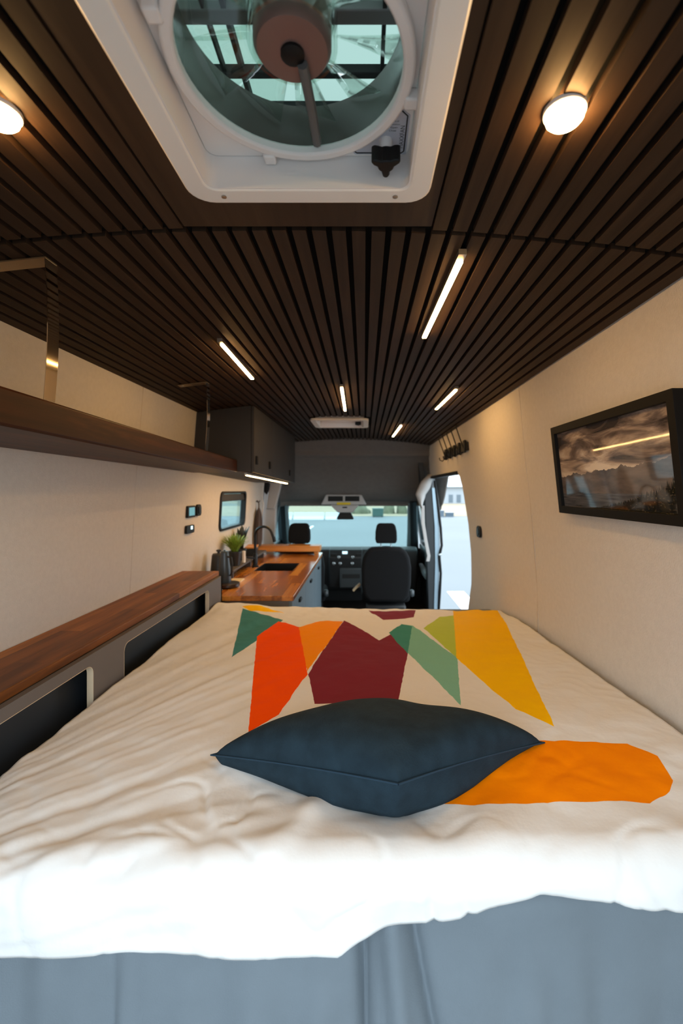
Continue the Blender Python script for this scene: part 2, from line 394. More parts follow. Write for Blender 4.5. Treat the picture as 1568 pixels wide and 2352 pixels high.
# ------------------------------------------------------------------ cab
pr = [(4.66, .55), (4.72, .53), (4.80, .47), (4.86, .425), (4.88, .385), (4.95, .36), (5.10, .25), (5.25, .10), (5.38, -.02), (5.50, -.10), (5.58, -.125), (5.62, -.165), (5.64, -.175)]
def hl(u, v):
    x = -1.12+2.02*u; e = abs(2*u-1); k = max(0, (e-.80)/.20)
    i = v*(len(pr)-1); a = int(min(i, len(pr)-2)); t = i-a
    y = pr[a][0]+(pr[a+1][0]-pr[a][0])*t; z = pr[a][1]+(pr[a+1][1]-pr[a][1])*t
    return (x, y-.32*k*k, z-.06*k*k)
hd = MB().grid(hl, 41, 37).build('headliner', 'headl', recalc=True, angle=80, solid=.02)
tag(hd, 'dark grey felt headliner above the windscreen', 'headliner', kind='structure')
rf = MB().box(-1.12, .90, 4.69, 5.75, .55, .58).build('roof', 'shell', smooth=False); tag(rf, 'van roof skin over the cab', 'roof', kind='structure')
# overhead console
oc = thing('overhead_console', 'pale grey overhead console with two dark cubbies above the windscreen', 'console', (-.21, 5.45, -.19))
cp = [(-.53, -.175), (.06, -.175), (-.01, -.05), (-.06, -.045), (-.41, -.045), (-.46, -.05)]
MB().prism([(-.51, -.178), (.03, -.178), (-.03, -.056), (-.45, -.056)], 'y', 5.36, 5.52).build('body', 'trimg', oc, bevel=.012)
for a, b in ((-.425, -.25), (-.225, -.055)): MB().box(a, b, 5.35, 5.372, -.135, -.075).build('cubby', 'hole', oc, bevel=.005)
MB().prism([(-.40, -.18), (-.06, -.18), (-.14, -.27), (-.31, -.27)], 'y', 5.36, 5.48).build('sensor_housing', 'trimg', oc, bevel=.01)
MB().box(-.32, -.16, 5.345, 5.362, -.176, -.148).build('label_sticker', 'yellow', oc)
MB().box(-.255, -.20, 5.35, 5.362, -.215, -.20).build('slot', 'hole', oc)
MB().prism([(-.29, -.268), (-.16, -.268), (-.12, -.345), (-.135, -.352), (-.315, -.352), (-.33, -.345)], 'y', 5.38, 5.47).build('mirror', 'black', oc, bevel=.012)
# windscreen with header and A pillars
ws = thing('window_1', 'wide teal-tinted windscreen of the van', 'windscreen', (-.2, 5.9, -.75), kind='structure')
MB().hexa([(-1.10, 6.25, -.80), (.72, 6.25, -.80), (.72, 6.26, -.80), (-1.10, 6.26, -.80), (-1.02, 5.66, -.16), (.62, 5.66, -.16), (.62, 5.67, -.16), (-1.02, 5.67, -.16)]).build('glass', 'windscreen', ws, smooth=False)
MB().box(-1.1, .72, 5.60, 5.70, -.20, -.165).build('header_trim', 'headl', ws, bevel=.01)
MB().tube([(-1.03, 5.58, -.12), (-1.06, 5.85, -.45), (-1.09, 6.15, -.80), (-1.09, 6.2, -1.2)], [.055, .05, .055, .06], 8).build('pillar', 'pillar', ws)
MB().tube([(.60, 5.58, -.12), (.64, 5.85, -.45), (.68, 6.15, -.80), (.68, 6.2, -1.2)], [.055, .05, .055, .06], 8).build('pillar', 'pillar', ws)
MB().tube([(-.96, 5.60, -.16), (-.985, 5.85, -.45), (-1.00, 6.12, -.78)], [.022, .025, .03], 8).build('pillar_trim', 'teal', ws)
MB().tube([(.555, 5.60, -.16), (.58, 5.85, -.45), (.60, 6.12, -.78)], [.022, .025, .03], 8).build('pillar_trim', 'teal', ws)
MB().box(-1.15, .78, 6.18, 6.30, -1.56, -.79).build('firewall', 'dash', ws)
# cab doors
def cabdoor(n, x, sgn, lab):
    d = thing(n, lab, 'door', (x, 5.5, -1.5), kind='structure')
    us = [5.00, 5.10, 5.42, 5.50, 6.05, 6.2]; vs = [-1.5, -.95, -.72, -.66, -.18, .56]
    lean = lambda v: -sgn*.10*max(0, (v+.7))/.6
    MB().cells(us, vs, lambda u, v, s_: (x+lean(v)+(sgn*.05 if s_ else 0), u, v), lambda i, j: j == 3 and i in (1, 3)).build('frame', 'pillar', d, smooth=False)
    MB().cells([5.06, 6.1], [-.68, -.16], lambda u, v, s_: (x+lean(v)+sgn*(.024 if s_ else .020), u, v)).build('pane', 'window', d, smooth=False)
    MB().box(*sorted((x-sgn*.07, x)), 5.15, 5.85, -1.02, -.94).build('armrest', 'teal', d, bevel=.02)
    MB().box(*sorted((x-sgn*.05, x)), 5.18, 5.30, -.88, -.80).build('door_handle', 'teal', d, bevel=.02)
    MB().box(*sorted((x-sgn*.035, x)), 5.1, 6.0, -.76, -.70).build('sill', 'dash2', d, bevel=.015)
cabdoor('door_2', .76, 1, 'dark passenger cab door with teal-lit window beside the front seat')
cabdoor('door_3', -1.10, -1, 'dark driver cab door with narrow window left of the windscreen')
# B pillars
bp = thing('door_pillar', 'dark door pillar with silver-blue edge between cab and sliding door', 'pillar', (.76, 4.97, -1.5), kind='structure')
MB().hexa([(.70, 4.93, -1.5), (.80, 4.93, -1.5), (.80, 5.03, -1.5), (.70, 5.03, -1.5), (.645, 4.93, .13), (.745, 4.93, .13), (.745, 5.03, .13), (.645, 5.03, .13)]).build('post', 'pillar', bp, bevel=.01)
MB().strip([(.775, 4.925, -1.4), (.79, 4.925, -.8), (.785, 4.925, -.4), (.755, 4.925, .02)], (.045, 0, 0), .02).build('edge_strip', 'bluemet', bp)
MB().tube([(.80, 4.92, -1.4), (.815, 4.90, -1.1), (.825, 4.90, -.9), (.81, 4.9, -.72), (.835, 4.9, -.6), (.825, 4.9, -.42), (.795, 4.91, -.15), (.765, 4.92, .1)], .014, 8).build('rubber_seal', 'black', bp)
MB().box(.80, .83, 4.885, 4.905, -.71, -.685).build('latch', 'knob', bp, bevel=.005)
MB().grid(lambda u, v: (lerpt([(0, .685), (.25, .60), (.6, .545), (1, .60)], u)+.13*(v)*(1 if u < .9 else .8)*(.35+.65*math.sin(PI*min(1, u*1.05+.08))), 4.86-.03*math.sin(PI*v), .17-.36*u), 14, 8).build('upper_trim', 'trimg', bp, angle=80, solid=.02)
MB().strip([(.625, 4.85, -.17), (.625, 4.84, -.35), (.655, 4.83, -.55), (.685, 4.83, -.70), (.675, 4.83, -.76)], (.035, 0, 0), .012).build('belt_guide', 'trimg', bp, bevel=.003)
bl = thing('door_pillar', 'pale grey curved pillar trim left of the driver seat', 'pillar', (-1.0, 4.75, -1.5), kind='structure')
MB().hexa([(-1.08, 4.72, -1.5), (-.98, 4.72, -1.5), (-.98, 4.80, -1.5), (-1.08, 4.80, -1.5), (-1.06, 4.72, .13), (-.90, 4.72, .13), (-.90, 4.80, .13), (-1.06, 4.80, .13)]).build('post', 'trimg', bl, bevel=.01)
MB().hexa([(-1.02, 4.70, -.20), (-.92, 4.70, -.20), (-.92, 4.76, -.20), (-1.02, 4.76, -.20), (-.98, 4.70, .12), (-.84, 4.70, .12), (-.84, 4.76, .12), (-.98, 4.76, .12)]).build('upper_trim', 'trimg', bl, bevel=.015)
MB().prism([(-1.03, .08), (-1.0, .10), (-.965, .06), (-.975, 0), (-1.0, -.05), (-1.03, -.02)], 'y', 4.66, 4.69).build('belt_anchor', 'black', bl, bevel=.008)
# dashboard
db = thing('dashboard', 'black dashboard with centre stack under the windscreen', 'dashboard', (-.2, 5.7, -1.5))
MB().prism([(5.50, -.80), (5.52, -.73), (5.62, -.705), (5.95, -.74), (6.18, -.80), (6.18, -1.25), (5.62, -1.25), (5.52, -1.0)], 'x', -1.05, .65).build('body', 'dash', db, bevel=.02)
MB().prism([(5.40, -.80), (5.46, -.72), (5.56, -.70), (5.56, -1.18), (5.46, -1.18), (5.42, -1.0)], 'x', -.42, -.02).build('centre_stack', 'dash', db, bevel=.015)
MB().box(-.26, -.20, 5.425, 5.44, -.765, -.735).build('clock', 'dots', db)
for a, b in ((-.405, -.33), (-.10, -.03)): MB().box(a, b, 5.405, 5.43, -.83, -.76).build('vent', 'hole', db, bevel=.006)
for x, z in ((-.30, -.80), (-.135, -.80), (-.36, -.875), (-.285, -.875), (-.14, -.875)):
    MB().lathe(x, z, [(.019, 5.43), (.019, 5.39), (.012, 5.385)], 16, 'y').build('dial', 'knob', db)
MB().box(-.29, -.02, 5.40, 5.44, -1.17, -.93).build('tray', 'dash2', db, bevel=.015)
MB().box(-.26, -.05, 5.395, 5.42, -1.05, -1.0).build('slot', 'dash', db)
sw = thing('steering_wheel', 'black steering wheel in front of the driver seat', 'steering wheel', (-.75, 5.2, -.85))
MB().tube([(-.75+.19*math.cos(a), 5.16+.06*math.sin(a), -.79+.17*math.sin(a)) for a in [2*PI*i/32 for i in range(33)]], .016, 8).build('rim', 'black', sw)
MB().lathe(-.75, -.80, [(.05, 5.14), (.06, 5.17), (.05, 5.20)], 20, 'y').build('hub', 'black', sw)
for a in (0, PI, 1.5*PI): MB().tube([(-.75, 5.17, -.80), (-.75+.18*math.cos(a), 5.16+.055*math.sin(a), -.79+.16*math.sin(a))], .014, 6).build('spoke', 'black', sw)
MB().tube([(-.75, 5.20, -.80), (-.75, 5.49, -.93)], .035, 10).build('column', 'black', sw)
# cab seats
def seat(x, lab):
    t = thing('cab_seat', lab, 'seat', (x, 4.6, -1.5), 'front cab seats')
    out = [(-.17, -1.12), (.17, -1.12), (.225, -1.06), (.245, -.95), (.25, -.78), (.235, -.68), (.20, -.61), (.14, -.578), (0, -.57), (-.14, -.578), (-.20, -.61), (-.235, -.68), (-.25, -.78), (-.245, -.95), (-.225, -1.06)]
    MB().prism([(x+a, b) for a, b in out], 'y', 4.515, 4.66).build('backrest', 'fabric', t, bevel=.035, seg=4)
    hr = [(-.098, -.535), (.098, -.535), (.108, -.50), (.106, -.42), (.092, -.355), (.07, -.337), (-.07, -.337), (-.092, -.355), (-.106, -.42), (-.108, -.50)]
    MB().prism([(x+a, b) for a, b in hr], 'y', 4.53, 4.63).build('headrest', 'fabric', t, bevel=.025, seg=4)
    for s_ in (-.05, .05): MB().tube([(x+s_, 4.58, -.60), (x+s_, 4.58, -.52)], .007, 8).build('headrest_post', 'knob', t)
    MB().box(x-.25, x+.25, 4.65, 5.05, -1.16, -1.04).build('seat_cushion', 'fabric', t, bevel=.04, seg=3)
    MB().box(x-.20, x+.20, 4.56, 5.0, -1.5, -1.16).build('pedestal', 'dash', t, bevel=.02)
    MB().lathe(4.62, -1.05, [(.035, x+.245), (.04, x+.265), (.03, x+.285)], 16, 'x').build('recliner_knob', 'dash2', t)
    MB().strip([(x-.26, 4.6, -.95), (x-.30, 4.58, -.98), (x-.33, 4.56, -1.01)], (.0, .05, 0), .02).build('belt_buckle', 'tan', t)
seat(.22, 'charcoal fabric passenger seat seen from behind, beside the sliding door')
seat(-.65, 'charcoal fabric driver seat behind the wooden counter, only headrest showing')

# ------------------------------------------------------------------ exterior
GZ = -2.15
g = B(-160, 160, -30, 37, GZ-.2, GZ).build('ground', 'lot'); tag(g, 'pale parking lot outside the van', 'ground', kind='structure')
for nm, x0, x1, y0, y1 in (('a', 1.75, 2.10, 8.2, 9.6), ('b', -3.1, -2.98, 19, 27)):
    MB().box(x0, x1, y0, y1, GZ, GZ+.004).build('parking_line', 'line', g)
fd = B(-160, 160, 37, 200, GZ-.2, GZ+.02).build('field', 'field'); tag(fd, 'dry beige field beyond the parking lot', 'field', kind='structure')
bk = MB().grid(lambda u, v: (-60+66*u, 60+14*v, GZ+2.0*math.sin(PI*v)*(.8+.35*noise.noise(Vector((u*9, v, 3))))), 60, 7).build('bank', 'bank', angle=80); tag(bk, 'low dry grassy bank behind the pale barriers', 'bank', kind='structure')
def px2x(px, d): return (px-VX)/F*d
for a, b, lab in ((632, 671, 'long pale concrete barrier left of the driver headrest'), (674, 744, 'long pale concrete barrier above the driver headrest'), (747, 792, 'pale concrete barrier just left of the mirror')):
    x0, x1 = px2x(a, 33), px2x(b, 33); t = MB()
    t.prism([(32.8, GZ), (33.5, GZ), (33.45, GZ+.12), (33.3, GZ+.22), (33.25, GZ+.5), (33.05, GZ+.5), (33.0, GZ+.22), (32.85, GZ+.12)], 'x', x0, x1)
    tag(t.build('barrier', 'conc'), lab, 'barrier', 'concrete barriers')
def blob(cx, cy, rx, ry, h, seed):
    def fn(u, v):
        a = 2*PI*u; e = PI/2*v; k = 1+.22*noise.noise(Vector((math.cos(a)*2+seed, math.sin(a)*2, v*3)))
        return (cx+rx*math.cos(a)*math.cos(e)*k, cy+ry*math.sin(a)*math.cos(e)*k, GZ+h*math.sin(e)*k)
    return MB().grid(fn, 22, 9, True)
for i, (px, rx, h, lab) in enumerate(((828, .9, .75, 'round dry bush right of the mirror'), (893, .55, 1.0, 'dry bush behind the passenger headrest'), (922, .5, 1.15, 'tall dry bush near the right windscreen pillar'), (949, .45, .9, 'dry bush at the right windscreen edge'))):
    tag(blob(px2x(px, 41), 41, rx, 1, h, i*5).build('bush', 'bush', angle=180), lab, 'bush', 'bushes beyond the lot')
dm = thing('dumpster', 'dark green dumpster far beyond the passenger headrest', 'dumpster', (px2x(867, 36), 36, GZ))
x0, x1 = px2x(855, 36), px2x(880, 36)
MB().prism([(36, GZ+.05), (36.7, GZ+.05), (36.8, GZ+.62), (35.9, GZ+.62)], 'x', x0, x1).build('bin', 'dump', dm); MB().box(x0-.02, x1+.02, 35.88, 36.82, GZ+.62, GZ+.68).build('lid', 'dump', dm)
for s_ in (x0+.08, x1-.08): MB().box(s_-.05, s_+.05, 36.1, 36.5, GZ, GZ+.05).build('skid', 'black', dm)
for a, b, h, lab in ((1002, 1018, .46, 'taller dark utility bin at the edge of the lot'), (1022, 1040, .30, 'lower dark utility bin at the edge of the lot')):
    t = thing('utility_bin', lab, 'bin', (px2x(a, 36.5), 36.5, GZ)); x0, x1 = px2x(a, 36.5), px2x(b, 36.5)
    MB().prism([(36.2, GZ), (36.7, GZ), (36.75, GZ+h), (36.15, GZ+h)], 'x', x0, x1).build('bin', 'darkwin', t); MB().box(x0-.02, x1+.02, 36.1, 36.8, GZ+h, GZ+h+.05).build('lid', 'darkwin', t)
bd = thing('building', 'long low white building with dark windows seen through the sliding door', 'building', (15, 70, GZ))
MB().box(6, 28, 70, 80, GZ, .45).build('wall', 'bldg', bd)
MB().prism([(69.4, .45), (80.6, .45), (75, 1.6)], 'x', 5.6, 28.4).build('roof', 'roofm', bd)
for px in (990, 1010, 1035, 1053, 1075, 1100):
    x = px2x(px, 70); q_ = MB().box(x-.32, x+.32, 69.94, 70.05, -1.95, -.75).build('window', 'darkwin', bd)

# ------------------------------------------------------------------ roof fans
def fan(cx, cy, z, lab, full):
    t = thing('roof_fan', lab, 'fan', (cx, cy, z), 'roof fans')
    R = rrect
    MB().ring(R(cx, cy, .42, .42, .04), R(cx, cy, .345, .345, .02), 'z', z-.012, z+.004).build('flange', 'white', t, bevel=.004)
    MB().ring(R(cx, cy, .352, .352, .022), R(cx, cy, .342, .342, .018), 'z', z-.010, z+.10).build('shaft', 'white2', t)
    pz = z+.045
    pl = MB(); n = 56
    pl.ring(R(cx, cy, .340, .340, .018, 13), circ(cx, cy, .156, 56), 'z', pz, pz+.006); pl.build('plate', 'white2', t)
    MB().ring(circ(cx, cy, .164, 64), circ(cx, cy, .1475, 64), 'z', pz-.015, pz+.002).build('ring', 'white2', t, bevel=.004)
    for a in ((.28, 1.95, 3.6, 5.1, -1.95) if full else ()):
        x, y = cx+.170*math.cos(a), cy+.170*math.sin(a)
        if full: MB().box(x-.010, x+.010, y-.010, y+.010, pz-.018, pz).build('clip', 'white2', t, bevel=.003)
    for a, b in ((-.15, -.19), (.15, -.19), (-.15, .19), (.15, .19)):
        MB().lathe(cx+a, cy+b, [(.0045, z-.0115), (.0045, z-.0135), (.0025, z-.0138)], 10).build('screw', 'alu', t)
    # crank knob in the far right corner
    kx, ky, kz = cx+.131, cy+.136, pz
    MB().lathe(kx, ky, [(.011, kz), (.010, kz-.02)], 16).build('knob_shaft', 'white2', t)
    kp = []
    for i in range(36):
        a = 2*PI*i/36; r = .0135+.0135*max(0, math.cos(3*a+1.7))**1.3; kp.append((kx+r*math.cos(a), ky+r*math.sin(a)))
    MB().prism(kp, 'z', kz-.044, kz-.018).build('crank_knob', 'black', t, bevel=.003)
    if not full:
        MB().lathe(cx, cy, [(.150, pz+.03), (.150, pz+.035)], 40).build('dark_gap_disc', 'hole', t)  # dark disc stands for the shaded gap above the ring
        return t
    # sticker with lettering
    sx0 = cx+.166; st = MB().prism([(sx0, cy+.166), (sx0, cy+.085), (sx0-.012, cy+.075), (cx+.118, cy+.118), (cx+.07, cy+.150), (cx+.08, cy+.166)], 'z', pz-.0008, pz-.0001).build('sticker', 'sticker', t, smooth=False)
    MB().tube([(sx0-.013, cy+.077, pz-.001), (sx0-.004, cy+.086, pz-.001), (sx0-.004, cy+.158, pz-.001), (sx0-.008, cy+.162, pz-.001), (cx+.083, cy+.162, pz-.001), (cx+.073, cy+.152, pz-.001)], .0011, 6).build('outline', 'ink', st)
    Rm = Matrix(((1, 0, 0), (0, -1, 0), (0, 0, -1)))   # reads from below
    Rv = Rm @ Matrix.Rotation(PI/2, 3, 'Z')
    text('lettering', 'MAXXFAN', .0100, (sx0-.0095, cy+.128, pz-.001), Rv, 'ink', st)
    for i, (s_, dx) in enumerate((('Lid', .004), ('Position', .001), ('Open', 0), ('Close', -.002))):
        text('lettering', s_, .0050, (sx0-.0235+dx, cy+.096+i*.0062, pz-.001), Rm, 'ink', st)
    # duct, hub, blades, strut
    MB().grid(lambda u, v: (cx+.149*math.cos(2*PI*u), cy+.149*math.sin(2*PI*u), pz-.006+.072*v), 64, 3, True).build('duct', 'smokeduct', t, angle=80, recalc=False)
    MB().lathe(cx, cy, [(.030, pz+.012), (.047, pz+.014), (.052, pz+.022), (.052, pz+.085), (.045, pz+.09)], 36).build('motor', 'motor', t)
    MB().lathe(cx, cy, [(.010, pz+.005), (.016, pz+.008), (.016, pz+.014)], 16).build('axle_cap', 'black', t)
    MB().ring(circ(cx, cy, .060, 40), circ(cx, cy, .0565, 40), 'z', pz+.022, pz+.075).build('hub_shell', 'clear', t)
    for k in range(10):
        a = 2*PI*k/10+.2
        def bl_(u, v, a=a):
            r = .060+.083*u; w_ = (v-.5)*.060*(.7+.5*u); tw = .75-.35*u
            ca, sa = math.cos(a), math.sin(a)
            lx, lz = w_*math.cos(tw), w_*math.sin(tw)
            return (cx+r*ca-lx*sa, cy+r*sa+lx*ca, pz+.048+lz)
        MB().grid(bl_, 6, 4).build('blade', 'clear', t, angle=80, solid=.0015)
    MB().tube([(cx+.012, cy+.01, pz+.006), (cx+.016, cy+.075, pz+.004), (cx+.018, cy+.142, pz+.0)], .0075, 8).build('strut', 'strut', t)
    # raised translucent lid with its bars
    lz = pz+.125
    ld = MB().grid(lambda u, v: (cx-.26+.52*u, cy-.26+.52*v, lz+.03-.05*max(abs(2*u-1), abs(2*v-1))**4), 21, 21).build('lid', 'lid', t, angle=80, solid=.003)
    for a, w_, m in ((.145, .012, 'hole'), (.215, .010, 'hole'), (.052, .022, 'strut'), (-.05, .016, 'strut')): MB().box(cx-.24, cx+.24, cy+a-w_/2, cy+a+w_/2, lz-.012, lz+.004).build('lid_bar', m, ld, bevel=.002)
    for a, w_ in ((-.105, .007), (-.135, .004), (.125, .006)): MB().box(cx+a-w_/2, cx+a+w_/2, cy-.2, cy+.22, lz-.010, lz+.006).build('lid_rib', 'hole', ld)
    return t
M['smokeduct'] = mat('smoked_duct', (80, 76, 70), .25, spec=.5)
fan(FX, FY, .526, 'large open white roof fan with clear blades and black crank knob in dark board', True)
fan(GX, GY, .507, 'small far white roof fan flush in the slatted ceiling', False)

# ------------------------------------------------------------------ lamps
def puck(x, y, lab):
    z = ceil(x)-.001; t = thing('puck_light', lab, 'light', (x, y, z), 'round ceiling lights')
    MB().ring(circ(x, y, .0275, 40), circ(x, y, .0245, 40), 'z', z-.003, z+.004).build('trim_ring', 'white', t, bevel=.002)
    MB().lathe(x, y, [(.012, z-.0150), (.020, z-.0140), (.0236, z-.010), (.0242, z-.002)], 36).build('diffuser', 'puck', t)
puck(.267, .606, 'round warm ceiling light right of the roof fan')
puck(-.492, .612, 'round warm ceiling light left of the roof fan, cut by the picture edge')
def bar(x0, y0, x1, y1, z0, z1, lab, m='led'):
    t = thing('light_bar', lab, 'light', ((x0+x1)/2, (y0+y1)/2, max(z0, z1)), 'warm LED bars')
    h = .0085
    MB().hexa([(x0-h, y0, z0-.010), (x0+h, y0, z0-.010), (x1+h, y1, z1-.010), (x1-h, y1, z1-.010), (x0-h, y0, z0+.002), (x0+h, y0, z0+.002), (x1+h, y1, z1+.002), (x1-h, y1, z1+.002)]).build('channel', 'alu', t)
    h = .0066; e = .028
    MB().hexa([(x0-h, y0+e, z0-.0135), (x0+h, y0+e, z0-.0135), (x1+h, y1-.006, z1-.0135), (x1-h, y1-.006, z1-.0135), (x0-h, y0+e, z0-.0095), (x0+h, y0+e, z0-.0095), (x1+h, y1-.006, z1-.0095), (x1-h, y1-.006, z1-.0095)]).build('diffuser', m, t)
def cbar(x0, y0, x1, y1, lab): bar(x0, y0, x1, y1, ceil(x0)-.002, ceil(x1)-.002, lab)
cbar(.208, .96, .196, 1.49, 'nearest and longest LED bar, right of centre on the ceiling')
cbar(-.486, 1.53, -.500, 2.04, 'LED bar on the left of the slatted ceiling')
cbar(-.112, 2.24, -.122, 2.92, 'LED bar in the middle of the ceiling behind the small fan')
cbar(.438, 2.15, .427, 2.70, 'LED bar on the right of the ceiling near the coat hooks')
cbar(.282, 3.45, .266, 4.20, 'shortest farthest LED bar near the cab')
bar(-.70, 2.69, -.70, 4.12, .098, .068, 'LED bar glowing under the dark wall cabinet', 'ledge_led')

# ------------------------------------------------------------------ left side: shelf, straps, wall cabinet
sh = thing('wall_shelf', 'long dark walnut shelf hung along the left wall', 'shelf', (-.85, 1.5, .115))
def shx(y): return -.655-.033*y
MB().hexa([(-1.003, -.08, .133), (shx(-.08), -.08, .133), (shx(2.66), 2.66, .100), (-1.003, 2.66, .100), (-1.003, -.08, .209), (shx(-.08), -.08, .209), (shx(2.66), 2.66, .174), (-1.003, 2.66, .174)]).build('board', 'shelf', sh, bevel=.006)
def strap(y, xt, lab):
    xb = shx(y)-.004; zb = .204-.0128*(y-.32)
    t = thing('shelf_strap', lab, 'strap', (xb, y, zb), 'steel shelf straps')
    zt_ = ceil(xt)-.002; pts = [(xt, y-.02, zt_)]
    for i in range(1, 13):
        k = i/12; pts.append((xt+(xb-xt)*k+.007*math.sin(PI*k), y-.02+.02*k, zt_+(zb-.0-zt_)*k))
    MB().strip(pts, (0, .036, 0), .0016).build('band', 'steel', t)
    br = MB().strip([(xt+.002, y-.02, zt_-.001), (xt-.06, y-.02, ceil(xt-.06)-.003), (xt-.13, y-.02, ceil(xt-.13)-.003)], (0, .036, 0), .003).build('ceiling_bracket', 'steelb', t)
    for k in (.006, .115): MB().lathe(xt-k, y-.02, [(.006, ceil(xt-k)-.004), (.006, ceil(xt-k)-.007), (.003, ceil(xt-k)-.008)], 12).build('screw', 'alu', br)
M['steelb'] = mat('brushed_steel', (190, 170, 140), .35, metal=.9)
strap(1.00, -.675, 'near polished steel strap holding the shelf from the ceiling')
strap(2.10, -.715, 'far polished steel strap holding the shelf in front of the cabinet')

uc = thing('wall_cabinet', 'dark grey wall cabinet with black pulls above the counter', 'cabinet', (-.83, 3.4, .09))
CX = -.646
def cbz(y): return .108-.026*(y-2.67)
q_ = [(-1.0, .47), (-1.015, .10), (CX-.018, .10), (CX-.018, ceil(CX)-.004), (-.8, ceil(-.8)-.004)]
def side(y): return [(XL(cbz(y))+.002, cbz(y)), (CX-.019, cbz(y)), (CX-.019, ceil(CX)-.003), (-.82, ceil(-.82)-.003), (XL(.45)+.002, ceil(-.985)-.003)]
a_, b_ = side(2.675), side(4.25); n = 5
MB().add([(x, 2.675, z) for x, z in a_]+[(x, 4.25, z) for x, z in b_], [tuple(range(n)), tuple(range(2*n-1, n-1, -1))]+[(i, (i+1) % n, n+(i+1) % n, n+i) for i in range(n)]).build('body', 'cab', uc, smooth=False)
for k in range(3):
    y0, y1 = 2.675+k*.525, 2.675+(k+1)*.525-.004
    d_ = MB().hexa([(CX-.018, y0, cbz(y0)-.004), (CX, y0, cbz(y0)-.004), (CX, y1, cbz(y1)-.004), (CX-.018, y1, cbz(y1)-.004), (CX-.018, y0, ceil(CX)-.006), (CX, y0, ceil(CX)-.006), (CX, y1, ceil(CX)-.006), (CX-.018, y1, ceil(CX)-.006)]).build('door', 'cab', uc, bevel=.002)
    yh = (2.72, 3.10, 3.92)[k]
    MB().box(CX-.001, CX+.012, yh-.012, yh+.012, cbz(yh)+.045, cbz(yh)+.095).build('pull', 'black', d_, bevel=.003)

# ------------------------------------------------------------------ ledge with pocket openings
lg = thing('storage_ledge', 'grey storage ledge with walnut top and open pockets left of the bed', 'ledge', (-.93, 1.5, -1.5))
MB().hexa([(XL(-.48)+.002, -.08, -.491), (-.832, -.08, -.491), (-.832, 2.61, -.491), (XL(-.48)+.002, 2.61, -.491), (XL(-.465)+.002, -.08, -.465), (-.832, -.08, -.465), (-.832, 2.61, -.465), (XL(-.465)+.002, 2.61, -.465)]).build('top', 'ledge', lg, bevel=.003)
# face panel with two rounded openings, built from a ring per opening
def opening(y0, y1, z0, z1, a0, a1):
    zt2, zb2 = -.492, -1.45
    ou = rrect((a0+a1)/2, (zt2+zb2)/2, a1-a0, zt2-zb2, .0005, 6); inn = rrect((y0+y1)/2, (z0+z1)/2, y1-y0, z1-z0, .028, 6)
    MB().ring(ou, inn, 'x', -.833, -.815).build('face_panel', 'grey', lg, smooth=False)
    e_ = [(y, z) for y, z in rrect((y0+y1)/2, (z0+z1)/2, y1-y0-.0006, z1-z0-.0006, .028, 6)]; i_ = [(y, z) for y, z in rrect((y0+y1)/2, (z0+z1)/2, y1-y0-.003, z1-z0-.003, .027, 6)]
    MB().ring(e_, i_, 'x', -.8335, -.8145).build('ply_edge', 'ply', lg)
opening(.45, 1.37, -.80, -.524, -.08, 1.457); opening(1.545, 2.39, -.80, -.524, 1.457, 2.61)
MB().box(-.875, -.870, -.07, 2.58, -1.4, -.492).build('pocket_back', 'void', lg)  # sheet coloured dark to stand for the unlit void behind the openings
MB().box(-1.042, -.815, 2.592, 2.61, -1.45, -.492).build('end_panel', 'grey', lg)

# ------------------------------------------------------------------ kitchen counter
CZ, CR = -.620, -.412
kc = thing('kitchen_cabinet', 'blue-grey kitchen cabinet under the wooden worktop', 'cabinet', (-.73, 3.5, -1.5))
MB().box(-1.045, CR-.03, 2.67, 4.48, -1.5, CZ-.032).build('body', 'cab2', kc, bevel=.002) if False else None
M['cab2'] = mat('taupe_cabinet_side', (88, 82, 78), .55)
bz = CZ-.03
MB().cells([-1.045, -.86, -.535, CR-.03], [2.67, 3.47, 3.88, 4.48], lambda u, v, s_: (u, v, bz-.001 if s_ else -1.5), lambda i, j: i == 1 and j == 1).build('body', 'cab2', kc, smooth=False)
for k in range(3):
    y0, y1 = 2.67+k*.604, 2.67+(k+1)*.604-.004
    d_ = MB().box(CR-.03, CR-.010, y0, y1, -1.42, bz-.004).build('door', 'blue', kc, bevel=.002)
    MB().box(CR-.011, CR+.004, y0+.26, y0+.34, bz-.075, bz-.055).build('pull', 'black', d_, bevel=.003)
wt = MB().cells([-1.048, -.85, -.545, CR], [2.655, 3.48, 3.87, 4.50], lambda u, v, s_: (u, v, CZ if s_ else bz), lambda i, j: i == 1 and j == 1).build('worktop', 'counter', bevel=.003)
tag(wt, 'glossy orange-brown wooden kitchen worktop with sink cut-out', 'worktop')
sk = thing('sink', 'black square sink set into the wooden worktop', 'sink', (-.70, 3.67, CZ-.17))
MB().cells([-.849, -.841, -.554, -.546], [3.481, 3.489, 3.861, 3.869], lambda u, v, s_: (u, v, CZ-.004 if s_ else CZ-.17), lambda i, j: i == 1 and j == 1).build('basin', 'sink', sk, smooth=False)
MB().box(-.845, -.55, 3.485, 3.865, CZ-.172, CZ-.165).build('basin_floor', 'sink', sk)
MB().lathe(-.70, 3.67, [(.04, CZ-.166), (.04, CZ-.162), (.02, CZ-.162)], 20).build('drain', 'knob', sk)
fc = thing('faucet', 'matt black gooseneck faucet beside the sink', 'faucet', (-.875, 3.66, CZ))
MB().lathe(-.875, 3.66, [(.028, CZ), (.028, CZ+.01), (.018, CZ+.015), (.017, CZ+.10), (.013, CZ+.11)], 20).build('base', 'mblack', fc)
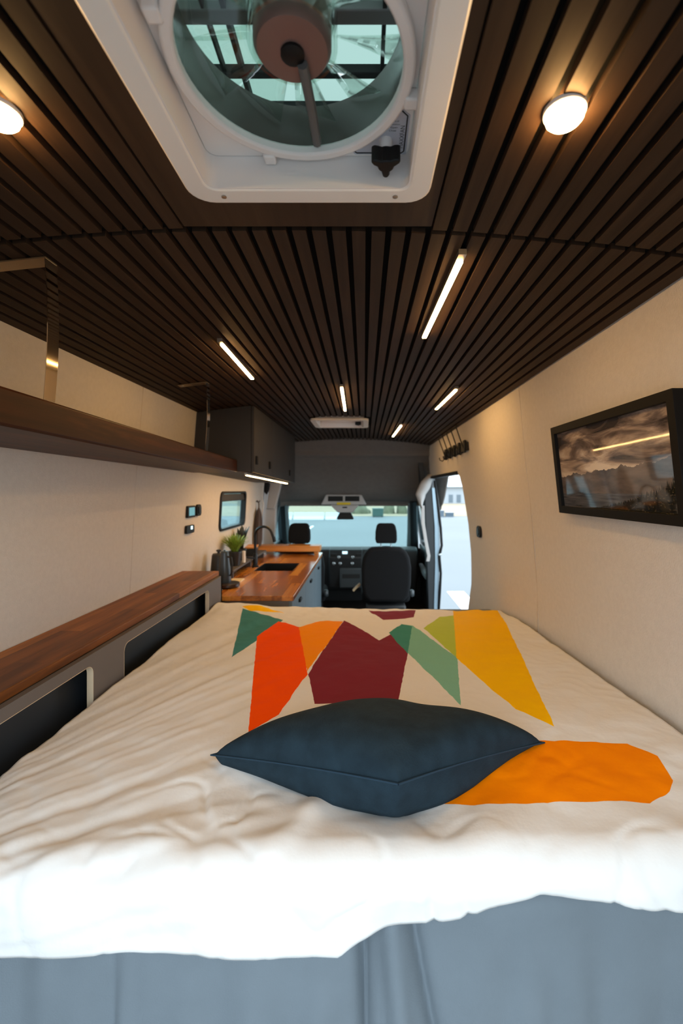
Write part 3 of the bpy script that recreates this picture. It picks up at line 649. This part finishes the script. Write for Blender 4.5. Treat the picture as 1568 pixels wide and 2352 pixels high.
MB().tube([(-.875, 3.66, CZ+.10), (-.877, 3.66, CZ+.25)]+[(-.805-.072*math.cos(a), 3.66-.01*a, CZ+.25+.075*math.sin(a)) for a in [PI*i/10*.86 for i in range(1, 11)]]+[(-.722, 3.63, CZ+.235)], .0105, 12).build('spout', 'mblack', fc)
MB().tube([(-.722, 3.63, CZ+.245), (-.712, 3.628, CZ+.205)], .014, 12).build('nozzle', 'mblack', fc)
MB().tube([(-.875, 3.65, CZ+.07), (-.925, 3.60, CZ+.085)], .007, 8).build('lever', 'mblack', fc)
# raised slab at the far end of the worktop
rs = thing('raised_board', 'thick orange wooden board raised across the far end of the worktop', 'board', (-.73, 4.4, CZ))
MB().box(-1.01, CR-.008, 4.33, 4.49, CZ+.030, CZ+.085).build('board', 'slab', rs, bevel=.004)
for x in (-.98, -.46): MB().box(x-.02, x+.02, 4.36, 4.46, CZ, CZ+.030).build('foot', 'slab', rs, bevel=.003)
# riser against the wall with plants and a candle
rz = CZ+.062
ri = thing('riser_tray', 'dark riser tray along the wall behind the sink', 'tray', (-.96, 3.55, CZ))
MB().box(-1.043, -.905, 3.15, 4.22, rz-.014, rz).build('top', 'cab2', ri, bevel=.002)
for y in (3.2, 3.7, 4.17): MB().box(-1.03, -.92, y-.01, y+.01, CZ, rz-.014).build('support', 'cab2', ri)
def pot(x, y, r, h, lab, leafm, n, ln, seed, droop, name):
    t = thing(name, lab, 'plant', (x, y, rz))
    MB().lathe(x, y, [(r*.78, rz), (r, rz+h*.9), (r*1.06, rz+h*.9), (r*1.06, rz+h), (r*.9, rz+h), (r*.88, rz+h*.85)], 24).build('pot', 'canister', t)
    MB().lathe(x, y, [(r*.86, rz+h*.84), (r*.86, rz+h*.87)], 20).build('soil', 'soil', t)
    rn = random.Random(seed)
    for k in range(n):
        a = rn.uniform(0, 2*PI); o_ = rn.uniform(.1, 1); l_ = ln*rn.uniform(.7, 1.1); out = o_*droop
        bx, by = x+r*.6*o_*math.cos(a)*.8, y+r*.6*o_*math.sin(a)*.8; pts = []
        for i in range(5):
            s_ = i/4; pts.append((min(bx+math.cos(a)*out*s_*s_, 9), by+math.sin(a)*out*s_*s_, rz+h*.85+l_*(s_-.25*o_*s_*s_)))
        pts = [(max(p[0], -1.035), p[1], p[2]) for p in pts]
        wv = (-math.sin(a)*(.012 if leafm == 'leaf' else .04), math.cos(a)*(.012 if leafm == 'leaf' else .04), 0)
        m_ = MB(); P = [Vector(p) for p in pts]; W = Vector(wv)
        vs = []
        for i, p in enumerate(P): k_ = (.5, 1, 1, .7, .05)[i] if leafm == 'leaf' else (.1, .5, 1, .9, .05)[i]; vs += [p-W*k_/2, p+W*k_/2]
        m_.add(vs, [(2*i, 2*i+1, 2*i+3, 2*i+2) for i in range(4)]); m_.build('leaf', leafm, t, recalc=False, solid=.0008)
pot(-.955, 3.36, .050, .105, 'bright green grassy plant in a black pot behind the kettle', 'leaf', 170, .145, 3, .105, 'potted_plant')
pot(-.975, 3.62, .040, .09, 'dark-leaved plant in a small black pot behind the green plant', 'darkleaf', 16, .21, 9, .095, 'potted_plant')
cd = thing('candle', 'small white candle beside the green plant', 'candle', (-.925, 3.50, rz))
MB().lathe(-.925, 3.50, [(.013, rz), (.013, rz+.085), (.010, rz+.088)], 16).build('wax', 'wax', cd); MB().tube([(-.925, 3.50, rz+.086), (-.925, 3.50, rz+.097)], .001, 5).build('wick', 'black', cd)
bs = thing('soap_tray', 'small black caddy with a pale wooden lid by the faucet', 'caddy', (-.95, 3.86, rz))
MB().box(-.995, -.915, 3.82, 3.92, rz, rz+.065).build('box', 'canister', bs, bevel=.004); MB().hexa([(-1.0, 3.81, rz+.066), (-.91, 3.81, rz+.066), (-.91, 3.93, rz+.075), (-1.0, 3.93, rz+.075), (-1.0, 3.81, rz+.076), (-.91, 3.81, rz+.076), (-.91, 3.93, rz+.087), (-1.0, 3.93, rz+.087)]).build('lid', 'slab', bs)
# kettle, canister, trivet, card
ca = thing('canister', 'black tapered canister with knob lid behind the storage ledge', 'canister', (-.965, 3.02, CZ))
MB().lathe(-.965, 3.02, [(.058, CZ), (.058, CZ+.02), (.044, CZ+.185), (.040, CZ+.192)], 28).build('body', 'canister', ca)
MB().lathe(-.965, 3.02, [(.041, CZ+.192), (.036, CZ+.198), (.008, CZ+.200), (.008, CZ+.207), (.016, CZ+.212), (.016, CZ+.220), (.010, CZ+.224)], 24).build('lid', 'canister', ca)
tv = thing('trivet', 'round dark wooden trivet under the slate-blue kettle', 'trivet', (-.870, 2.90, CZ))
MB().lathe(-.870, 2.90, [(.070, CZ+.006), (.076, CZ+.010), (.076, CZ+.024), (.072, CZ+.028)], 36).build('disc', 'trivet', tv)
for a in (.2, 2.3, 4.4): MB().lathe(-.870+.066*math.cos(a), 2.90+.066*math.sin(a), [(.008, CZ), (.009, CZ+.008)], 12).build('foot', 'knob', tv)
kt = thing('kettle', 'slate-blue tapered kettle standing on the round trivet', 'kettle', (-.895, 2.92, CZ+.028))
kz = CZ+.028
MB().lathe(-.895, 2.92, [(.040, kz), (.042, kz+.01), (.036, kz+.10), (.027, kz+.17), (.026, kz+.19), (.022, kz+.192)], 28).build('body', 'kettle', kt)
MB().lathe(-.895, 2.92, [(.024, kz+.192), (.022, kz+.198), (.006, kz+.20), (.006, kz+.206)], 20).build('lid', 'kettle', kt)
MB().tube([(-.872, 2.905, kz+.165), (-.845, 2.895, kz+.16), (-.838, 2.89, kz+.12), (-.842, 2.89, kz+.06), (-.855, 2.90, kz+.045)], .006, 8).build('handle', 'canister', kt)
MB().lathe(-.930, 2.90-.006, [(.010, kz+.05), (.010, kz+.065)], 12).build('button', 'knob', kt)
cb = B(-.905, -.822, 3.02, 3.13, CZ, CZ+.012).build('coaster_board', 'paper', bevel=.002); tag(cb, 'small pale wooden board behind the trivet', 'board')

# hanging jacket by the left pillar
hk = thing('hanging_jacket', 'dark brown jacket hanging on the left wall before the cab', 'jacket', (-1.0, 4.30, -.62))
def jk(u, v):
    a = 2*PI*u; r = lerpt([(0, .015), (.12, .05), (.5, .085), (.85, .075), (1, .05)], v)
    return (-1.0+.38*r*math.cos(a)*(1+.2*math.sin(5*a+v*4)), 4.32+r*math.sin(a)*(1+.15*math.sin(4*a)), -.17-.36*v)
MB().grid(jk, 32, 14, True).build('body', 'cloth', hk, angle=80)
MB().tube([(-1.015, 4.32, -.10), (-1.0, 4.32, -.13), (-1.0, 4.32, -.18)], .006, 6).build('loop', 'cloth', hk)
MB().tube([(-1.027, 4.32, -.11), (-.995, 4.32, -.115), (-.99, 4.32, -.10)], .005, 6).build('hook', 'black', hk)
cw = thing('charging_cable', 'thin pale cable hanging down beside the brown jacket', 'cable', (-1.01, 4.45, -.4))
MB().tube([(-.985, 4.47, .06), (-1.005, 4.48, -.05), (-.99, 4.48, -.15), (-1.01, 4.47, -.28), (-1.005, 4.46, -.45)], .006, 6).build('cord', 'cord', cw)

# window on the left wall
wn = thing('window_2', 'small black-framed window in the left wall above the counter', 'window', (-1.03, 3.58, -.3), kind='structure')
yc, zc_ = (WIN[0]+WIN[1])/2, (WIN[2]+WIN[3])/2; ww, hh = WIN[1]-WIN[0], WIN[3]-WIN[2]
def lean_ring(o_, i_, x0, x1):
    m_ = MB(); m_.ring(o_, i_, 'x', x0, x1); m_.v = [(x+XL(z)-XL(zc_), y, z) for x, y, z in m_.v]; return m_
x_ = XL(zc_)
lean_ring(rrect(yc, zc_, ww, hh, .05), rrect(yc, zc_, ww-.06, hh-.034, .04), x_-.03, x_+.010).build('frame', 'black', wn, bevel=.003)
lean_ring(rrect(yc, zc_, ww-.03, hh-.02, .04), rrect(yc, zc_, .02, .02, .005), x_-.030, x_-.026)
pn = MB().prism(rrect(yc, zc_, ww-.03, hh-.02, .04), 'x', x_-.028, x_-.024); pn.v = [(x+XL(z)-XL(zc_), y, z) for x, y, z in pn.v]; pn.build('pane', 'window', wn, smooth=False)
MB().box(x_-.02, x_+.002, yc-.33, yc+.33, WIN[3]-.075, WIN[3]-.02).build('blind', 'cab', wn, bevel=.004)
# controls on the left wall
def panel(name, y0, y1, z0, z1, lab, face=None, r=.008):
    z = (z0+z1)/2; x = XL(z); t = thing(name, lab, 'switch' if name != 'display' else 'display', (x, (y0+y1)/2, z0))
    MB().prism(rrect((y0+y1)/2, z, y1-y0, z1-z0, r), 'x', x-.004, x+.014).build('housing', 'black', t, bevel=.002)
    if face == 'screen': MB().box(x+.013, x+.0155, y0+.016, y1-.016, z0+.012, z1-.010).build('screen', 'screen', t)
    if face == 'dot': MB().box(x+.013, x+.0165, (y0+y1)/2, (y0+y1)/2+.025, z-.002, z+.018).build('indicator', 'dots', t)
    if face == 'rocker': MB().box(x+.012, x+.020, y0+.014, y1-.014, z0+.014, z1-.014).build('rocker', 'mblack', t, bevel=.003)
panel('display', 2.62, 2.735, -.163, -.094, 'small lit square display on the left wall', 'screen')
panel('wall_switch', 2.765, 2.835, -.160, -.090, 'tall black switch right of the lit display', 'rocker', .02)
panel('wall_switch', 2.615, 2.735, -.255, -.208, 'black socket with a light dot below the lit display', 'dot', .012)

# ------------------------------------------------------------------ right side: coat rack, switch, picture
cr = thing('coat_rack', 'black rail of folding coat hooks high on the right wall', 'coat rack', (.70, 3.45, .26))
zc2 = .295; xr_ = XR(zc2)
MB().box(xr_-.014, xr_+.004, 3.06, 3.92, zc2-.028, zc2+.028).build('rail', 'mblack', cr, bevel=.003)
for i in range(5):
    y = 3.12+i*.18
    hkp = MB().box(xr_-.026, xr_-.012, y-.03, y+.03, zc2-.042, zc2+.045).build('hook_plate', 'mblack', cr, bevel=.004)
    MB().tube([(xr_-.02, y, zc2-.02), (xr_-.035, y, zc2+.02), (xr_-.075, y, zc2+.135), (xr_-.070, y, zc2+.15)], .0045, 6).build('hook_rod', 'mblack', hkp)
    MB().tube([(xr_-.02, y, zc2-.03), (xr_-.045, y, zc2-.055), (xr_-.065, y, zc2-.045), (xr_-.07, y, zc2-.025)], .0045, 6).build('coat_hook', 'mblack', hkp)
xs_ = XR(-.275); sw2 = thing('wall_switch', 'small black oval switch on the right wall beside the door opening', 'switch', (xs_, 2.99, -.31))
MB().prism(rrect(2.99, -.275, .10, .075, .03), 'x', xs_-.014, xs_+.004).build('housing', 'black', sw2, bevel=.004)
MB().prism(rrect(2.99, -.275, .05, .045, .02), 'x', xs_-.018, xs_-.012).build('button', 'mblack', sw2, bevel=.002)
fr = thing('picture_frame', 'black framed mountain lake photograph on the right wall', 'picture', (.70, 1.32, -.083))
PY0, PY1, PZ0, PZ1 = 1.0, 1.655, -.083, .224
def pic(x, y, z): return (x+XR(z)-XR(.07), y, z)
m_ = MB().ring(rrect((PY0+PY1)/2, (PZ0+PZ1)/2, PY1-PY0, PZ1-PZ0, .001, 1), rrect((PY0+PY1)/2, (PZ0+PZ1)/2, PY1-PY0-.05, PZ1-PZ0-.05, .001, 1), 'x', XR(.07)-.034, XR(.07)-.001)
m_.v = [pic(*p) for p in m_.v]; m_.build('frame', 'blackwood', fr, bevel=.001) if 'blackwood' in M else None
M['blackwood'] = mat('black_frame_wood', (12, 11, 10), .6, spec=.2)
m_.build('frame', 'blackwood', fr, bevel=.001)
# printed photograph (flat print): clouds, ridge line, lake, trees
q = NT('mountain_print'); uvn = q.node('ShaderNodeUVMap'); uvn.uv_map = 'uv'
sep = q.node('ShaderNodeSeparateXYZ'); q.link(uvn.outputs[0], sep.inputs[0])
def mth(op, a, b=None, c=None):
    n_ = q.node('ShaderNodeMath', operation=op)
    for k_, v_ in enumerate((a, b, c)):
        if v_ is None: continue
        if isinstance(v_, (int, float)): n_.inputs[k_].default_value = v_
        else: q.link(v_, n_.inputs[k_])
    return n_.outputs[0]
def nzs(scale, detail, dist=0, rough=.5):
    mp = q.node('ShaderNodeMapping'); mp.inputs['Scale'].default_value = scale; q.link(uvn.outputs[0], mp.inputs[0])
    n_ = q.node('ShaderNodeTexNoise', i_Scale=1.0, i_Detail=detail, i_Distortion=dist, i_Roughness=rough); q.link(mp.outputs[0], n_.inputs[0]); return n_.outputs[0]
def ramp(v, stops):
    r_ = q.node('ShaderNodeValToRGB'); e = r_.color_ramp.elements
    e[0].position, e[0].color = stops[0][0], (*lin(stops[0][1]), 1); e[1].position, e[1].color = stops[-1][0], (*lin(stops[-1][1]), 1)
    for p_, c_ in stops[1:-1]: k_ = e.new(p_); k_.color = (*lin(c_), 1)
    q.link(v, r_.inputs[0]); return r_.outputs[0]
def mixc(f_, a, b):
    n_ = q.node('ShaderNodeMix', data_type='RGBA'); q.link(f_, n_.inputs[0])
    for k_, v_ in ((6, a), (7, b)):
        if isinstance(v_, tuple): n_.inputs[k_].default_value = (*lin(v_), 1)
        else: q.link(v_, n_.inputs[k_])
    return n_.outputs[2]
U, V_ = sep.outputs[0], sep.outputs[1]
cl = nzs((3.2, 6.5, 1), 5, .7, .55)
clv = mth('ADD', cl, mth('MULTIPLY', mth('SUBTRACT', .72, V_), .34))
sky = ramp(clv, [(.34, (62, 56, 54)), (.46, (120, 106, 98)), (.56, (178, 158, 140)), (.70, (226, 212, 192))])
rid = nzs((9, 0, 1), 5, 0, .6)
line = mth('ADD', mth('MULTIPLY', rid, .22), mth('MULTIPLY_ADD', U, .10, .30))
mtn = mth('LESS_THAN', V_, line)
mt = ramp(mth('ADD', nzs((5, 8, 1), 4), mth('MULTIPLY', V_, .4)), [(.4, (66, 62, 62)), (.8, (120, 108, 100))])
c1 = mixc(mtn, sky, mt)
lake = mth('LESS_THAN', V_, mth('ADD', .18, mth('MULTIPLY', nzs((14, 0, 1), 3), .03)))
c2 = mixc(lake, c1, ramp(nzs((6, 40, 1), 3), [(.35, (66, 68, 74)), (.7, (104, 104, 106))]))
spk = nzs((60, 0, 1), 6, 0, .75)
tree = mth('LESS_THAN', V_, mth('MULTIPLY', mth('MULTIPLY', spk, mth('SMOOTH_MIN', U, 1.0, .1)), mth('MULTIPLY_ADD', U, .75, -.10)))
c3 = mixc(tree, c2, ramp(nzs((70, 60, 1), 3), [(.5, (22, 23, 22)), (.75, (92, 80, 60))]))
q.link(c3, q.b.inputs['Base Color']); q.b.inputs['Roughness'].default_value = .04; q.b.inputs['Specular IOR Level'].default_value = .9
m_ = MB().add([pic(XR(.07)-.022, PY1-.02, PZ0+.02), pic(XR(.07)-.022, PY0+.02, PZ0+.02), pic(XR(.07)-.022, PY0+.02, PZ1-.02), pic(XR(.07)-.022, PY1-.02, PZ1-.02)], [(0, 1, 2, 3)])
pr_ = m_.build('print', q.m, fr, smooth=False, recalc=False)
uvl = pr_.data.uv_layers.new(name='uv')
for k_, uvv in enumerate(((0, 0), (1, 0), (1, 1), (0, 1))): uvl.data[k_].uv = uvv
m_ = MB().box(XR(.07)-.020, XR(.07)-.002, PY0+.02, PY1-.02, PZ0+.02, PZ1-.02); m_.v = [pic(*p) for p in m_.v]; m_.build('backing', 'blackwood', fr, smooth=False)

# ------------------------------------------------------------------ bed
pf = thing('bed_platform', 'dark bed platform under the mattress', 'bed', (0, 1.7, -1.5))
MB().box(-.80, .735, .80, 2.60, -1.0, -.955).build('deck', 'cab2', pf)
MB().box(-.80, -.76, .80, 2.60, -1.5, -1.0).build('side_panel', 'cab2', pf); MB().box(.695, .735, .80, 2.60, -1.5, -1.0).build('side_panel', 'cab2', pf); MB().box(-.76, .695, 2.56, 2.60, -1.5, -1.0).build('end_panel', 'cab2', pf)
ms = thing('mattress', 'mattress in a grey-blue fitted sheet hanging in soft folds', 'mattress', (0, 1.7, -.953))
def fold(x, z):
    t = (-.66-z)/.26
    f_ = .016*noise.noise(Vector((x*7+z*1.5, z*1.2, 1.3)))+.010*noise.noise(Vector((x*19, z*2, 4)))*(.4+t)
    f_ += -.030*math.exp(-((x+.006-.01*t)/.011)**2) + .020*math.exp(-((x-.035-.03*t)/.018)**2)-.022*math.exp(-((x-.068-.05*t)/.011)**2)
    f_ += .008*math.exp(-((x+.40)/.012)**2)*t-.008*math.exp(-((x+.42)/.012)**2)*t
    return f_
m_ = MB()
nx, nz_ = 200, 26
m_.grid(lambda u, v: (-.798+1.533*u, .775-fold(-.798+1.533*u, -.66-.29*v)-.02*v if v > .12 else .775+.05*(1-v/.12)**2-fold(-.798+1.533*u, -.66)*v/.12, -.66-.29*v if v > .12 else -.655-.041*(v/.12)), nx, nz_)
m_.build('sheet', 'sheet', ms, angle=180, recalc=False, solid=.004)
MB().box(-.798, .735, .84, 2.59, -.953, -.672).build('core', 'sheet', ms, bevel=.03)

RT = [(.7, -.578), (1.15, -.580), (2.1, -.628), (2.6, -.672)]
LT = [(.7, -.628), (1.0, -.632), (2.4, -.625), (2.6, -.635)]
def base(x, d):
    s_ = max(0, min(1, (x+.815)/1.59)); l_, r_ = lerpt(LT, d), lerpt(RT, d)
    z = l_+(r_-l_)*s_
    z += .016*math.sin(PI*s_)*(1-max(0, (d-1.6))/1.0)-.012*math.sin(PI*s_)*max(0, (d-1.9))
    z += .018*math.exp(-((x+.70)/.12)**2-((d-2.52)/.12)**2)
    z -= .028*math.exp(-((x-.05)/.22)**2-((d-.90)/.15)**2)        # dent under the cushion
    if d > 2.48: z -= .10*((d-2.48)/.17)**2
    return z
HEM = [(-.9, -.752), (-.576, -.748), (-.43, -.742), (-.40, -.739), (-.2, -.748), (-.04, -.750), (-.005, -.722), (.03, -.708), (.113, -.700), (.17, -.686), (.216, -.668), (.285, -.652), (.40, -.658), (.504, -.672), (.8, -.69)]
def N(x, y, z=0): return noise.noise(Vector((x, y, z)))
def wrinkle(x, d):
    h = 0
    # long soft folds fanning from the lower left corner
    ox, oy = -1.10, .55
    a = math.atan2(d-oy, x-ox); r = math.hypot(d-oy, x-ox)
    wl_ = max(0, min(1, (.15-x)/.5))*max(0, min(1, (r-.2)/.3))
    h += wl_*(.0065*N(a*13, r*1.4, 2)+.0035*N(a*31, r*2.2, 5))
    # gentle ripples elsewhere
    h += .006*N(x*3, d*3, 8)+.003*N(x*11+d*5, d*9-x*4, 3)+.0012*(1-2*abs(N(x*16-d*9, d*17+x*6, 6)))
    # ripples at the far end
    wf = max(0, min(1, (d-1.95)/.4)); h += wf*(.006*N(x*9, d*6, 12)+.003*N(x*22, d*12, 4))
    wr_ = max(0, min(1, (x-.45)/.2)); h += wr_*.004*N((x*.6-d)*9, x*3+d, 7)
    # crumples near the camera edge
    wn_ = max(0, min(1, (1.12-d)/.25)); h += wn_*(.012*N(x*5+d*3, d*6, 6)+.005*N(x*13, d*10+x*6, 9)-.007*max(0, 1-abs(N(x*7-d*4, d*5+x*5, 21))/.10)*max(0, .4+N(x*4, d*4, 30))-.006*max(0, 1-abs(N(x*9+d*6, d*6-x*4, 11))/.09)*max(0, .3+N(x*5, d*3, 31)))
    h += wn_*.014*math.exp(-(((x+.135)-.5*(d-.8))/.03)**2-((d-.84)/.11)**2)
    return h
RAD = .060; DT = .785
def duv(x, s_):
    # s_ measures along the cloth from the far end (d=2.66) toward the camera
    L1 = 2.66-DT
    if s_ <= L1:
        d = 2.66-s_; return Vector((x, d, base(x, d)+wrinkle(x, d))), d
    zt_ = base(x, DT); L2 = RAD*PI/2
    if s_ <= L1+L2:
        a = (s_-L1)/RAD
        p = Vector((x, DT-RAD*math.sin(a), zt_-RAD*(1-math.cos(a)))); nrm = Vector((0, -math.sin(a), math.cos(a)))
        return p+nrm*wrinkle(x, DT-(s_-L1)), DT-(s_-L1)
    k = s_-L1-L2
    p = Vector((x, DT-RAD, zt_-RAD-k)); dd = DT-(s_-L1)
    fo = wrinkle(x, dd)*1.0+.008*N(x*8, k*3, 15)-.02*max(0, k)*0
    tuck = .008*max(0, min(1, (x+.0)/.06))*max(0, min(1, (.30-x)/.1))*min(1, k/.05)
    return p+Vector((0, -fo+tuck, 0)), dd
x0_, x1_ = -.803, .752
NXD, NYD = 230, 330
m_ = MB(); uvs = []
vs = []
for j in range(NYD):
    for i in range(NXD):
        x = x0_+(x1_-x0_)*i/(NXD-1)
        zt_ = base(x, DT); kk = (zt_-RAD)-lerpt(HEM, x); tot = 2.66-DT+RAD*PI/2+max(.004, kk)
        p, dd = duv(x, tot*j/(NYD-1)); vs.append(p); uvs.append((x, dd))
fs = [(j*NXD+i, (j+1)*NXD+i, (j+1)*NXD+i+1, j*NXD+i+1) for j in range(NYD-1) for i in range(NXD-1)]
m_.add(vs, fs)
# print on the duvet: convex colour fields located by pixel, projected on the bed surface
def hit(px, py):
    d = .62*F/(py-VY)
    for _ in range(60):
        d = .5*d+.5*(-base((px-VX)/F*d, min(d, 2.62)))*F/(py-VY); d = min(d, 2.62)
    return ((px-VX)/F*d, d)
polys = [((255, 198, 0), [(556, 1391), (600, 1392), (652, 1408), (575, 1404)]),
 ((70, 134, 134), [(557, 1396), (650, 1424), (595, 1466), (532, 1511)]),
 ((255, 84, 0), [(590, 1462), (640, 1427), (690, 1442), (706, 1548), (640, 1640), (570, 1682)]),
 ((255, 150, 10), [(686, 1442), (735, 1428), (792, 1430), (752, 1480), (706, 1548)]),
 ((128, 44, 58), [(790, 1428), (830, 1446), (872, 1470), (915, 1616), (722, 1614), (708, 1548), (750, 1482)]),
 ((128, 44, 58), [(860, 1474), (905, 1452), (937, 1495), (914, 1616), (800, 1616)]),
 ((128, 44, 58), [(846, 1403), (954, 1403), (950, 1418), (880, 1424)]),
 ((130, 190, 170), [(920, 1432), (948, 1436), (1050, 1512), (1058, 1624), (935, 1497)]),
 ((66, 140, 128), [(893, 1452), (922, 1432), (946, 1437), (936, 1500)]),
 ((184, 204, 76), [(972, 1442), (1010, 1416), (1046, 1413), (1049, 1512)]),
 ((255, 198, 0), [(1040, 1402), (1138, 1397), (1165, 1440), (1273, 1673), (1185, 1632), (1048, 1512)]),
 ((255, 140, 0), [(975, 1862), (1000, 1800), (1120, 1730), (1240, 1702), (1340, 1706), (1440, 1711), (1510, 1740), (1546, 1788), (1537, 1812), (1440, 1871), (1250, 1869), (1090, 1852)])]
q = NT('printed_cotton'); uvn = q.node('ShaderNodeUVMap'); uvn.uv_map = 'uv'
dn = q.node('ShaderNodeTexNoise', i_Scale=22.0, i_Detail=2.0); q.link(uvn.outputs[0], dn.inputs[0])
cur = None; basec = (*lin((231, 230, 228)), 1)
for col, pp in polys:
    P = [hit(*p) for p in pp]; cx = sum(p[0] for p in P)/len(P); cy = sum(p[1] for p in P)/len(P); mk = None
    for (ax, ay), (bx, by) in zip(P, P[1:]+P[:1]):
        nx_, ny_ = -(by-ay), bx-ax; l_ = math.hypot(nx_, ny_) or 1; nx_ /= l_; ny_ /= l_
        if (cx-ax)*nx_+(cy-ay)*ny_ < 0: nx_, ny_ = -nx_, -ny_
        v_ = q.node('ShaderNodeVectorMath', operation='DOT_PRODUCT'); q.link(uvn.outputs[0], v_.inputs[0]); v_.inputs[1].default_value = (nx_, ny_, 0)
        e_ = mth('SUBTRACT', v_.outputs['Value'], nx_*ax+ny_*ay)
        mk = e_ if mk is None else mth('MINIMUM', mk, e_)
    mk = mth('GREATER_THAN', mth('ADD', mk, mth('MULTIPLY_ADD', dn.outputs[0], .006, -.003)), 0.0)
    n_ = q.node('ShaderNodeMix', data_type='RGBA'); q.link(mk, n_.inputs[0]); n_.inputs[7].default_value = (*lin(col), 1)
    if cur is None: n_.inputs[6].default_value = basec
    else: q.link(cur, n_.inputs[6])
    cur = n_.outputs[2]
q.link(cur, q.b.inputs['Base Color']); q.b.inputs['Roughness'].default_value = .85; q.b.inputs['Specular IOR Level'].default_value = .06
wv = q.node('ShaderNodeTexNoise', i_Scale=60.0, i_Detail=4.0); q.link(uvn.outputs[0], wv.inputs[0])
bmp = q.node('ShaderNodeBump', i_Strength=.25, i_Distance=.003); q.link(wv.outputs[0], bmp.inputs['Height']); q.link(bmp.outputs[0], q.b.inputs['Normal'])
du = m_.build('duvet', q.m, angle=180, recalc=False)
uvl = du.data.uv_layers.new(name='uv')
for lp in du.data.loops: uvl.data[lp.index].uv = uvs[lp.vertex_index]
md = du.modifiers.new('thickness', 'SOLIDIFY'); md.thickness = .010; md.offset = -1
tag(du, 'white duvet with bright geometric print spread over the bed', 'duvet')

# cushion
cu = thing('throw_pillow', 'dark navy velvet cushion lying on the duvet', 'cushion', (.03, 1.0, -.61))
cL, cF, cR, cB = Vector((-.335, .995, -.580)), Vector((.060, .800, -.518)), Vector((.412, 1.04, -.578)), Vector((.03, 1.26, -.620))
def csurf(u, v, top):
    # u along F->R / L->B, v along F->L / R->B, both in -1..1
    a, b = (u+1)/2, (v+1)/2
    # edges curve inward a little
    uu, vv_ = u*(1-.06*(1-v*v)), v*(1-.06*(1-u*u)); a, b = (uu+1)/2, (vv_+1)/2
    p = cF*(1-a)*(1-b)+cR*a*(1-b)+cL*(1-a)*b+cB*a*b
    t = (max(0, 1-abs(u)**2.8)*max(0, 1-abs(v)**2.8))**(.46 if top else .24)
    h = .092*t if top else -.16*t
    dent = -.016*math.exp(-((p.x-.14)/.07)**2-((p.y-1.02)/.13)**2) if top else 0
    wr2 = .004*N(p.x*9, p.y*9, 2 if top else 5)*t
    z = p.z+h+(dent*t)+wr2
    if not top:
        fl = base(p.x, max(.8, p.y))+.004; z = max(z, fl-.004) if z < fl else z
        return Vector((p.x, p.y-(.020+.022*max(0, min(1, (p.x-.05)/.12)))*t*max(0, min(1, (1.06-p.y)/.12))+.035*math.exp(-((u+1)**2+(v+1)**2)/.35)*min(1, t*1.5), z))
    return Vector((p.x, p.y, z))
nn = 44; m_ = MB()
tv_ = [csurf(-1+2*i/(nn-1), -1+2*j/(nn-1), True) for j in range(nn) for i in range(nn)]; bv_ = [csurf(-1+2*i/(nn-1), -1+2*j/(nn-1), False) for j in range(nn) for i in range(nn)]
edge = lambda i, j: i in (0, nn-1) or j in (0, nn-1)
vs = list(tv_); idx = {}
for j in range(nn):
    for i in range(nn):
        if edge(i, j): idx[(i, j)] = j*nn+i
        else: idx[(i, j)] = len(vs); vs.append(bv_[j*nn+i])
fs = [(j*nn+i, j*nn+i+1, (j+1)*nn+i+1, (j+1)*nn+i) for j in range(nn-1) for i in range(nn-1)]
fs += [(idx[(i, j)], idx[(i, j+1)], idx[(i+1, j+1)], idx[(i+1, j)]) for j in range(nn-1) for i in range(nn-1)]
m_.add(vs, fs); m_.build('cover', 'cush', cu, angle=180, subs=1)
ring_ = [(i, 0) for i in range(nn)]+[(nn-1, j) for j in range(1, nn)]+[(i, nn-1) for i in range(nn-2, -1, -1)]+[(0, j) for j in range(nn-2, -1, -1)]
MB().tube([tv_[j*nn+i] for i, j in ring_], .0019, 6, False).build('seam', 'cushseam', cu)
